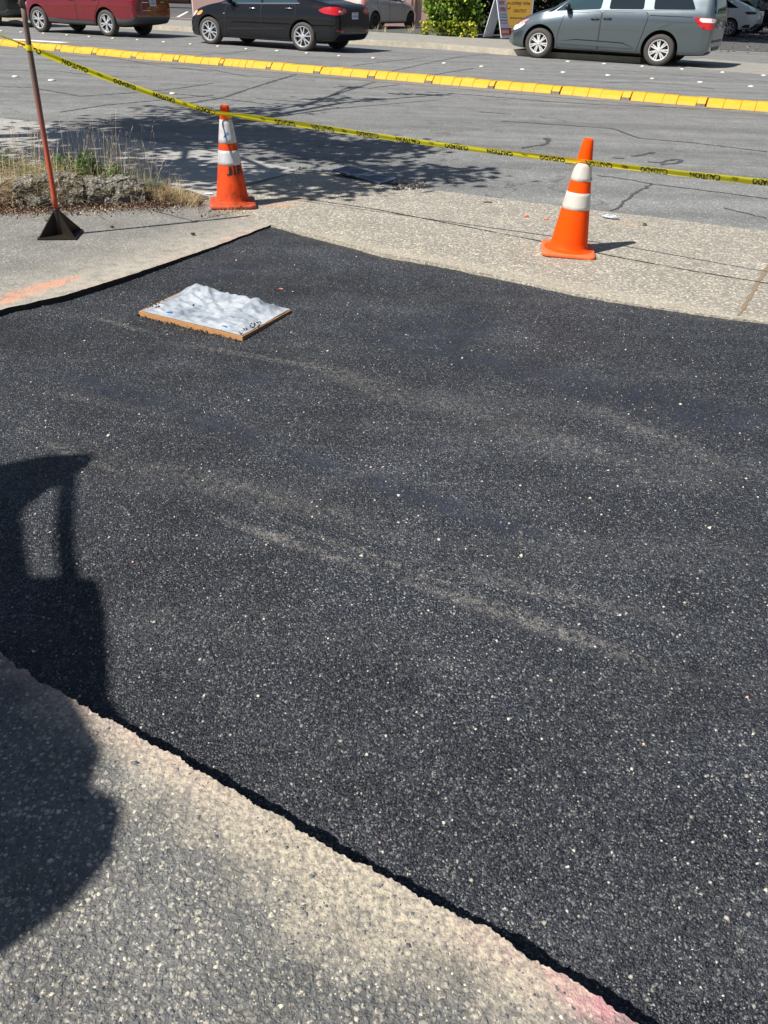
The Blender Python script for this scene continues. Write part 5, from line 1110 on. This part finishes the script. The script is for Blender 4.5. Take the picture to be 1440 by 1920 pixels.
# silver hatchback in the car park
silv = paint('pale_silver_paint', (.60, .56, .54), .0, .3)
pri = dict(sed); pri.update(name='hatchback', label='pale silver hatchback parked against the pink wall, partly hidden by the black sedan', cat='hatchback', paint=silv, style='petal8', rimmat='rimdark', W=1.74, wb=2.7, wr=.31, rr=.19, tw=.19, arch=.36, stretch=False, plate=None, side=-1,
  bot=[(-2.2, .42), (-2.1, .24), (-1.7, .2), (1.6, .19), (2.0, .2), (2.15, .28)], belt=[(-2.2, .95), (-2.0, 1.10), (-.5, 1.02), (.8, .93), (1.4, .84), (1.9, .68), (2.15, .5)],
  top=[(-2.2, 1.08), (-2.05, 1.22), (-1.3, 1.40), (-.4, 1.49), (.2, 1.45), (.8, 1.18), (1.3, .99), (1.8, .82), (2.15, .58)], plan=[(-2.2, .62), (-2.1, .76), (-1.8, .84), (-1.3, .87), (1.3, .87), (1.7, .82), (2.0, .68), (2.15, .5)],
  side_parts=[('front_window', [(.92, .99), (.5, 1.24), (.1, 1.37), (-.26, 1.38), (-.28, 1.05)], 'glass2', {}), ('rear_window', [(-.33, 1.06), (-.3, 1.38), (-.8, 1.34), (-1.2, 1.12)], gl, {}), ('sill', [(1.0, .2), (1.0, .26), (-1.0, .26), (-1.0, .2)], silv, dict(off=.012, soft=False))],
  doors=[('front_door', [(.92, .28), (.86, .62), (.80, .96), (-.29, 1.03), (-.29, .28)]), ('rear_door', [(-.31, .28), (-.31, 1.03), (-1.16, 1.06), (-1.20, .86), (-1.0, .6), (-.93, .28)])],
  other_parts=[('tail_light', [(.84, .62), (.78, .85), (.80, 1.08), (.95, 1.12), (1.04, 1.06), (1.02, .72), (.94, .60)], 'pinklens', 225, dict(off=.010, thick=.012)), ('tail_light', [(-.84, .62), (-.78, .85), (-.80, 1.08), (-.95, 1.12), (-1.04, 1.06), (-1.02, .72), (-.94, .60)], 'pinklens', 135, dict(off=.010, thick=.012)), ('windscreen', [(-.6, 1.04), (-.5, 1.36), (.5, 1.36), (.6, 1.04)], gl, 0, dict(off=.004))],
  handles=[(-.1, .92), (-1.0, .95)], mirror=(.66, 1.02), mirror_mat=silv)
rr_ = g(703, 55, PZ); hdp = Vector((math.cos(math.radians(56)), math.sin(math.radians(56)), 0)); pri.update(R=rr_, F=rr_ + hdp * 2.7)
make_car(pri)
# white crossover and dark car at the right
wht = paint('white_paint_car', (.70, .72, .71), .0, .2)
wc = dict(suv); wc.update(name='white_crossover', label='white crossover parked at right behind the minivan tail, eight-spoke wheel', cat='crossover', paint=wht, style='petal8', rimmat='rim', stretch=False, plate=None,
  top=[(-2.30, 1.05), (-2.15, 1.12), (-1.85, 1.24), (-1.2, 1.48), (-.5, 1.60), (.1, 1.60), (.6, 1.42), (1.1, 1.12), (1.5, 1.0), (1.9, .88), (2.2, .70)],
  side_parts=[('window_band', [(.95, 1.06), (.45, 1.36), (.1, 1.48), (-.5, 1.50), (-1.1, 1.38), (-1.62, 1.14)], gl, {}), ('lower_cladding', [(1.0, .26), (.97, .36), (-.97, .36), (-1.0, .26)], 'plastic', dict(off=.012, soft=False)), ('rear_cladding', [(-1.92, .42), (-2.05, .50), (-2.27, .52), (-2.27, .40), (-1.97, .38)], 'plastic', dict(off=.014, thick=.012, soft=False))],
  doors=[('front_door', [(.92, .38), (.88, .80), (.80, 1.02), (-.25, 1.04), (-.27, .38)]), ('rear_door', [(-.29, .38), (-.275, 1.04), (-1.18, 1.08), (-1.22, .90), (-1.0, .62), (-.93, .38)])],
  other_parts=[('tail_light', [(-.72, .98), (-.85, 1.02), (-1.15, 1.0), (-1.15, .93), (-.85, .90)], 'plastic', 135, dict(off=.006, both=True)), ('bumper_cladding', [(-.86, .38), (-.80, .56), (.80, .56), (.86, .38)], 'plastic', 180, dict(off=.014))], handles=[])
rr_ = g(1362, 69, PZ); hdw = Vector((-.86, .5, 0)).normalized(); wc.update(R=rr_, F=rr_ + hdw * 2.745); make_car(wc)
dc = dict(suv); dc.update(name='parked_suv', label='dark parked vehicle with tall red tail lamp at the right edge, beyond the white crossover', cat='vehicle', paint=paint('dark_navy_paint', (.010, .014, .024), 0, .2, .02), stretch=False, plate=None,
  other_parts=[('tail_light', [(-.86, .78), (-.84, 1.12), (-1.02, 1.14), (-1.04, .80)], 'red_lens', 135, dict(off=.010, both=True)), ('rear_glass', [(-.62, 1.14), (-.52, 1.5), (.52, 1.5), (.62, 1.14)], gl, 180, dict(off=.004))])
dc['side_parts'] = [(n_, o_, ('plastic' if m_ == 'cladding' else m_), k_) for n_, o_, m_, k_ in suv['side_parts']]
rr_ = g(1405, 62, PZ); dc.update(R=rr_, F=rr_ + hdw * 2.745); make_car(dc)
dc2 = dict(dc); dc2.update(label='second dark parked vehicle showing behind the roof of the white crossover'); rr_ = g(1395, 58, PZ) + Vector((-2.6, 3.4, 0)); dc2.update(R=rr_, F=rr_ + hdw * 2.745); make_car(dc2)
# ------------------------------------------------------------------ building, hedge, signs
w0, w1 = g(700, 52), g(832, 47); wd_ = (w1 - w0).normalized(); wd_ = Vector((.97, .22, 0)).normalized(); P0 = g(775, 48); 
t = thing('building', 'long low building with plain pink stucco wall and downpipe behind the silver hatchback', 'building', P0, math.atan2(wd_.y, wd_.x))
mb = MB(); mb.box((3, 4.5, 1.8), (26, 9, 3.7), 'pinkwall'); mb.build('wall', t)
mb = MB(); mb.box((3, 4.5, 3.78), (27, 10, .25), 'roof'); mb.build('roof', t, bevel=.03)
mb = MB(); mb.tube([(.02, -.06, 0), (.02, -.06, 3.6)], .06, 'pinktrim', 10); mb.build('downpipe', t, smooth=True)
mb = MB(); mb.tube([(-.14, -.025, 0), (-.14, -.025, 3.6)], .02, 'pinktrim', 6); mb.build('conduit', t, smooth=True)
def foliage_box(n, c, half, rot, size, bump_=.25, surf=True):
    Q = rng.uniform(-1, 1, (n, 3))
    if surf:       # push most leaves to the faces
        k = rng.integers(0, 3, n); s_ = np.sign(Q[np.arange(n), k]); m_ = rng.random(n) < .75; Q[np.arange(n)[m_], k[m_]] = s_[m_] * rng.uniform(.75, 1.0, m_.sum())
    Q = Q * np.array(half); b = bump_ * (np.sin(Q[:, 0] * 2.9 + 1) * np.cos(Q[:, 2] * 3.7) + .5 * np.sin(Q[:, 0] * 7.1 + Q[:, 2] * 6.0)); Q[:, 1] += b * np.sign(Q[:, 1]) * .6; Q[:, 2] += b * .3
    c_, s_ = math.cos(rot), math.sin(rot); return np.column_stack([Q[:, 0] * c_ - Q[:, 1] * s_ + c[0], Q[:, 0] * s_ + Q[:, 1] * c_ + c[1], Q[:, 2] + c[2]])
def bushy(name, label, cat, c, half, rot, n, size, m, trunks=3, under=None):
    Q = foliage_box(n, c, half, rot, size)
    if under:
        nc = n // 26; cen = rng.normal(size=(nc, 3)); cen /= (np.abs(cen) ** 3).sum(1)[:, None] ** (1 / 3); cen *= rng.uniform(.72, 1.02, (nc, 1)) * (1 + .16 * np.sin(cen[:, :1] * 5 + cen[:, 2:] * 6)); cen = cen * np.array(half) * np.array([1.05, 1, 1]) + np.array(c)
        Q = cen[rng.integers(0, nc, n)] + rng.normal(size=(n, 3)) * np.array([.11, .11, .10])
    Q = Q[Q[:, 2] > .05]; V_, F_ = leaves(Q, size, up=.8); t = thing(name, label, cat, (c[0], c[1], 0)); o = tri_mesh('foliage', V_ - np.array([c[0], c[1], 0]), F_, [m], None, t)
    mb = MB()
    for k in range(trunks): x = (k + .5) / trunks * 2 - 1; mb.tube([(x * half[0] * .7 * math.cos(rot), x * half[0] * .7 * math.sin(rot), 0), (x * half[0] * .8 * math.cos(rot), x * half[0] * .8 * math.sin(rot), half[2] * 1.6)], [.07, .03], 'bark', 8)
    mb.build('trunk', t); return t
bc = (g(808, 66) + g(900, 74)) / 2
bushy('ivy_bush', 'bright green sunlit ivy bush spilling onto the far pavement left of the white sign', 'bush', (bc.x - .12, bc.y + 1.15, 1.35), (.92, 1.0, 1.35), -.15, 15000, .13, 'ivy', 3, True)
Q = foliage_box(700, (bc.x - .22, bc.y + .30, .22), (1.05, .3, .26), -.25, .1, .1); Q = Q[Q[:, 2] > .03]; V_, F_ = leaves(Q, .11, up=1); tag(tri_mesh('ivy_skirt', V_, F_, ['ivyyellow']), 'yellow-green ivy creeping along the pavement at the foot of the bush', 'ivy', kind='stuff')
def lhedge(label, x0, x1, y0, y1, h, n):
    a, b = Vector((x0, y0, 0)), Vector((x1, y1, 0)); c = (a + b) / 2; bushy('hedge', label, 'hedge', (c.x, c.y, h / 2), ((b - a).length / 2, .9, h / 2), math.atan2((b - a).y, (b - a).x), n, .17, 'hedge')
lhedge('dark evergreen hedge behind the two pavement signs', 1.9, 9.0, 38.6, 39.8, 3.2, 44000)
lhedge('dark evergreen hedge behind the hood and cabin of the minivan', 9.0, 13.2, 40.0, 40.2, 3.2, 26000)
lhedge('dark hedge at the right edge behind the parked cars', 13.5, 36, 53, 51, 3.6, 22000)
# A-frame sign
sg = (g(912, 70) + g(945, 73)) / 2; sz = Vector((.73, -.70, 0)); 
t = thing('sandwich_board', 'white A-frame pavement sign reading NOW OPEN in red', 'pavement sign', g(931, 71.5), math.radians(-38))
Hh = 1.28; ww = .62; sp_ = .42; lean = math.atan2(sp_, Hh)
for s in (-1, 1):
    Rm = Matrix.Rotation(-s * lean, 3, 'X') if False else Matrix.Rotation(s * lean * 1.0, 3, 'Y'); c = Vector((-s * 0 + (-s) * (-sp_ / 2) * 1, 0, Hh / 2)); c = Vector((s * sp_ / 2 * 1.0, 0, Hh / 2)); Rm = Matrix.Rotation(-s * lean / 1.0 * .9, 3, 'Y')
    mb = MB(); mb.box(c, (.03, ww, Hh), 'signwhite', Rm); o = mb.build('panel', t, bevel=.008)
    if s > 0:
        def fp(u, v, o_=.018, c=c, Rm=Rm): return c + Rm @ Vector((o_, -ww / 2 + u * ww, -Hh / 2 + v * Hh))
        mb2 = MB(); put_text(mb2, 'NOW', lambda u, v: fp(.2 + u * .6, .82 + v * .11), 'signred', .05); put_text(mb2, 'OPEN', lambda u, v: fp(.14 + u * .72, .66 + v * .11), 'signred', .05)
        for k, (vv, m) in enumerate(((.57, 'signgrey'), (.50, 'signgrey'), (.42, 'signred'), (.35, 'signgrey'))):
            for q in range(5): mb2.add([fp(.12 + q * .155, vv), fp(.12 + q * .155 + .125, vv), fp(.12 + q * .155 + .125, vv + .035), fp(.12 + q * .155, vv + .035)], [(0, 1, 2, 3)], m)
        mb2.add([fp(0.02, .06, .0175), fp(.98, .06, .0175), fp(.98, .25, .0175), fp(.02, .25, .0175)], [(0, 1, 2, 3)], 'signorange')
        for q in range(6): mb2.add([fp(.12 + q * .13, .12, .019), fp(.12 + q * .13 + .09, .12, .019), fp(.12 + q * .13 + .09, .19, .019), fp(.12 + q * .13, .19, .019)], [(0, 1, 2, 3)], 'signwhite')
        mb2.build('lettering', o)
# ochre sign in a frame
sg2 = (g(950, 66) + g(988, 68)) / 2; 
t = thing('framed_sign', 'ochre yellow sign board in a pale metal frame behind the white A-frame', 'sign', g(966, 66.5), math.radians(4))
mb = MB(); w2 = 1.12; h2 = 1.62
for x in (-w2 / 2, w2 / 2): mb.box((x, 0, h2 / 2), (.06, .05, h2), 'alu')
mb.box((0, 0, h2 - .03), (w2 - .06, .05, .06), 'alu'); mb.box((0, 0, .28), (w2 - .06, .05, .05), 'alu'); mb.build('frame', t)
mb = MB(); mb.box((0, .0, .93), (w2 - .08, .02, 1.22), 'signyellow'); pn = mb.build('panel', t)
def f2(u, v): return Vector((-w2 / 2 + .06 + u * (w2 - .12), -.013, .33 + v * 1.18))
mb = MB(); put_text(mb, 'coley mie', lambda u, v: f2(.22 + u * .74, .56 + v * .15), 'brown_ink', .02); put_text(mb, 'DENTIST', lambda u, v: f2(.34 + u * .5, .38 + v * .09), 'brown_ink', .02)
for q in range(7): mb.add([f2(.22 + q * .1, .2), f2(.22 + q * .1 + .075, .2), f2(.22 + q * .1 + .075, .24), f2(.22 + q * .1, .24)], [(0, 1, 2, 3)], 'brown_ink')
cc = Vector((.12, .56)); ring = []
for k in range(25): a = k / 24 * 5.6 + .3; ring += [f2(cc.x + .09 * math.cos(a), cc.y + .10 * math.sin(a)), f2(cc.x + .065 * math.cos(a), cc.y + .07 * math.sin(a))]
mb.add(ring, [(2 * k, 2 * k + 2, 2 * k + 3, 2 * k + 1) for k in range(24)], 'brown_ink'); mb.build('lettering', pn)
crumple('orange_bag', 'small orange object on the pavement between the white sign and the minivan nose', 'bag', g(962, 69), .13, 'signorange', (1.2, .8, 1.2))
# dry plants and pole far left
for i, (px_, py_) in enumerate(((720, 60), (704, 58), (765, 62), (775, 58))):
    sp = []; p = g(px_, py_, .1)
    for k in range(14): sp.append(((p.x + R(-.1, .1), p.y + R(-.1, .1), .1), R(.15, .35), R(.05, .2), R(0, 6.3), .009, .3))
    blades('dry_weed', sp, 'straw', 'dry weed tuft on the far pavement in front of the hatchback, %s from the left' % ['second', 'first', 'third', 'fourth'][i], 'weed')
t0_ = g(43, 35); bushy('dry_shrub', 'pale dry shrub between the black vehicle and the red crossover', 'shrub', (t0_.x - 1.4, t0_.y + 5, .8), (1.2, .6, .8), 0, 1500, .14, 'straw', 2)
# overhanging trees behind the hedge that shade it
def tree(label, base, top, crown, n, size, seed):
    r = random.Random(seed); t = thing('tree', label, 'tree', base); b = Vector(base); mb = MB(); tp = Vector(top) - b
    mb.tube([(0, 0, -.1), tp * .35 + Vector((.08, .05, 0)), tp * .7, tp], [.19, .15, .12, .07], 'bark', 12); tr_ = mb.build('trunk', t, smooth=True)
    for (c, rad_, fr) in crown:
        c = Vector(c) - b; mb = MB(); m_ = tp.lerp(c, .5) + Vector((r.uniform(-.2, .2), r.uniform(-.2, .2), .25)); mb.tube([tp * r.uniform(.7, .98), m_, c], [.07, .045, .02], 'bark', 8)
        for k in range(7):
            q_ = c + Vector((r.uniform(-1, 1) * rad_[0], r.uniform(-1, 1) * rad_[1], r.uniform(-1, 1) * rad_[2])) * .8; mb.tube([m_.lerp(c, r.uniform(.3, 1)), q_], [.018, .006], 'bark', 5)
        mb.build('limb', t)
    Q = []
    for (c, rad_, fr) in crown:
        m_ = int(n * fr); c = np.array(c); nc = max(6, int(m_ / 32)); cen = rng.normal(size=(nc, 3)); cen /= np.linalg.norm(cen, axis=1)[:, None]; cen *= rng.random((nc, 1)) ** (1 / 2.4); cen = cen * np.array(rad_) + c
        Q.append(cen[rng.integers(0, nc, m_)] + rng.normal(size=(m_, 3)) * np.array([.22, .22, .12]))
    Q = np.concatenate(Q); V_, F_ = leaves(Q, size, up=1.0); tri_mesh('crown', V_ - np.array(base), F_, ['treeleaf'], None, t); return t
def cast(px_, py_, h): p = g(px_, py_); return (p.x - h * SD.x / -SD.z, p.y - h * SD.y / -SD.z, h)
tree('street tree left of the frame whose crown dapples the pavement and near lane', (-6.0, 8.6, 0), (-5.6, 8.5, 3.4),
     [(cast(200, 262, 4.2), (1.1, 1.1, .5), .22), (cast(330, 230, 4.8), (1.2, 1.0, .6), .22), (cast(480, 250, 4.4), (1.2, .8, .5), .22), (cast(640, 275, 4.0), (1.0, .7, .45), .15), (cast(560, 340, 3.6), (.75, .45, .3), .10), (cast(770, 320, 3.8), (.7, .4, .3), .055), (cast(420, 205, 5.2), (.9, .7, .5), .06), (cast(130, 300, 3.6), (.8, .6, .4), .06), (cast(340, 320, 3.6), (.8, .6, .4), .07), (cast(640, 180, 5.0), (.45, .35, .25), .006)], 8000, .14, 3)
# bare-ish bough whose shadow crosses the lane
b0 = Vector(cast(430, 225, 4.6)); b1 = Vector(cast(640, 188, 4.9)); b2_ = Vector(cast(830, 173, 5.1)); t = [o for o in COL.objects if o.name.startswith('tree') and 'street tree' in str(o.get('label', ''))][0]
mb = MB(); T0 = Vector((-5.6, 8.5, 3.3))
def rel(v): return v - Vector(t.location)
mb.tube([rel(T0), rel(b0), rel(b1), rel(b2_)], [.09, .07, .05, .03], 'bark', 8); mb.tube([rel(b0), rel(Vector(cast(620, 199, 4.9))), rel(Vector(cast(820, 183, 5.1)))], [.04, .03, .018], 'bark', 6)
mb.tube([rel(Vector(cast(560, 196, 4.8))), rel(Vector(cast(610, 178, 4.9))), rel(Vector(cast(700, 150, 5.2)))], [.035, .03, .02], 'bark', 6); mb.tube([rel(Vector(cast(610, 178, 4.9))), rel(Vector(cast(655, 158, 5.1)))], [.03, .02], 'bark', 6)
mb.build('bough', t, smooth=True)
Q = []
for p in [(598, 181), (655, 160), (600, 183), (820, 174), (760, 172), (690, 181), (560, 192)]:
    c = np.array(cast(p[0], p[1], 4.9)); Q.append(c + rng.normal(size=(26, 3)) * np.array([.16, .10, .05]))
V_, F_ = leaves(np.concatenate(Q), .15, up=1); tri_mesh('bough_leaves', V_ - np.array(t.location), F_, ['treeleaf'], None, t)
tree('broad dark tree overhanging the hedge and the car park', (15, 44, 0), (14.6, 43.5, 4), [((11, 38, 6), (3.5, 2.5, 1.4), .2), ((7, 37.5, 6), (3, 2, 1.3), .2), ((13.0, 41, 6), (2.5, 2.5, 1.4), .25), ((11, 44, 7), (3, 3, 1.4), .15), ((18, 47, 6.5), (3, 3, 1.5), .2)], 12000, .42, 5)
# ------------------------------------------------------------------ made-up truck unseen left of the frame, shaped to throw the near-left shadow
def cst(px_, py_, h):
    p = g(px_, py_, 0); H_ = h
    if edge_d(np.array([p.x, p.y])) > 0:
        for _ in range(4): p = g(px_, py_, zp(p.x, p.y))
    h = h - p.z; return Vector((p.x - h * SD.x / -SD.z, p.y - h * SD.y / -SD.z, H_))
hT = 2.5
edge = [cst(191, 1082, hT), cst(203, 1140, hT), cst(215, 1300, hT), cst(205, 1400, hT), cst(183, 1470, hT), cst(228, 1487, hT), cst(243, 1510, hT), cst(228, 1600, hT), cst(150, 1690, hT), cst(40, 1770, hT), cst(-20, 1810, hT)]
base = sum(edge, Vector()) / len(edge); base.z = 0
t = thing('shadow_caster', 'made-up dark truck body with ladder rack standing left of the frame', 'caster', (base.x - .9, base.y, 0))
def rl(v): return (v.x - t.location.x, v.y - t.location.y)
poly = [rl(v) for v in edge]; xm = min(p[0] for p in poly); poly += [(xm - 1.2, poly[-1][1] - .1), (xm - 1.2, poly[0][1] + .1), (poly[0][0] - .25, poly[0][1] + .02)]
MAT['caster'] = paint('dark_caster_paint', (.03, .035, .045), 0, .3)
mb = MB(); mb.prism(poly, .55, hT, 'caster'); mb.build('caster_body', t, bevel=.02)
hR = 3.0
def bar3(a, b, r_, nm): mb = MB(); mb.tube([a - Vector(t.location), b - Vector(t.location)], r_, 'blacksteel', 10); return mb.build(nm, t, smooth=True)
r0 = cst(128, 870, hR); r1 = cst(134, 1100, hR); bar3(r0, r1 + (r1 - r0) * .4, .028, 'caster_bar')
p0, p1 = cst(152, 858, hR), cst(-60, 905, hR)
mb = MB(); vs = [Vector(cst(*q, hR)) - Vector(t.location) for q in ((158, 852), (167, 866), (120, 900), (75, 925), (30, 960), (40, 1060), (62, 1150), (-80, 1200), (-80, 880), (0, 872), (70, 857))]
n_ = len(vs); vv = [v + Vector((0, 0, -.04)) for v in vs] + [v + Vector((0, 0, .04)) for v in vs]; mb.add(vv, [tuple(range(n_))[::-1], tuple(range(n_, 2 * n_))] + [(i, (i + 1) % n_, n_ + (i + 1) % n_, n_ + i) for i in range(n_)], 'caster'); mb.build('caster_slab', t, bevel=.01)
for q in ((-60, 900), (-60, 1180), (30, 1150)): v = Vector(cst(*q, hR)); mb = MB(); mb.tube([Vector((v.x, v.y, 2.4)) - Vector(t.location), v - Vector(t.location)], .03, 'blacksteel', 8); mb.build('caster_post', t)
for k, (dx, dy) in enumerate(((-.3, .45), (-.3, -.55), (-1.3, .45), (-1.3, -.55))): 
    wheel(t, dx, dy, .36, .2, .22, 'petal8', 'rim') if dx > -1 else wheel(t, dx, -abs(dy) if dy < 0 else dy, .36, .2, .22, 'petal8', 'rim')
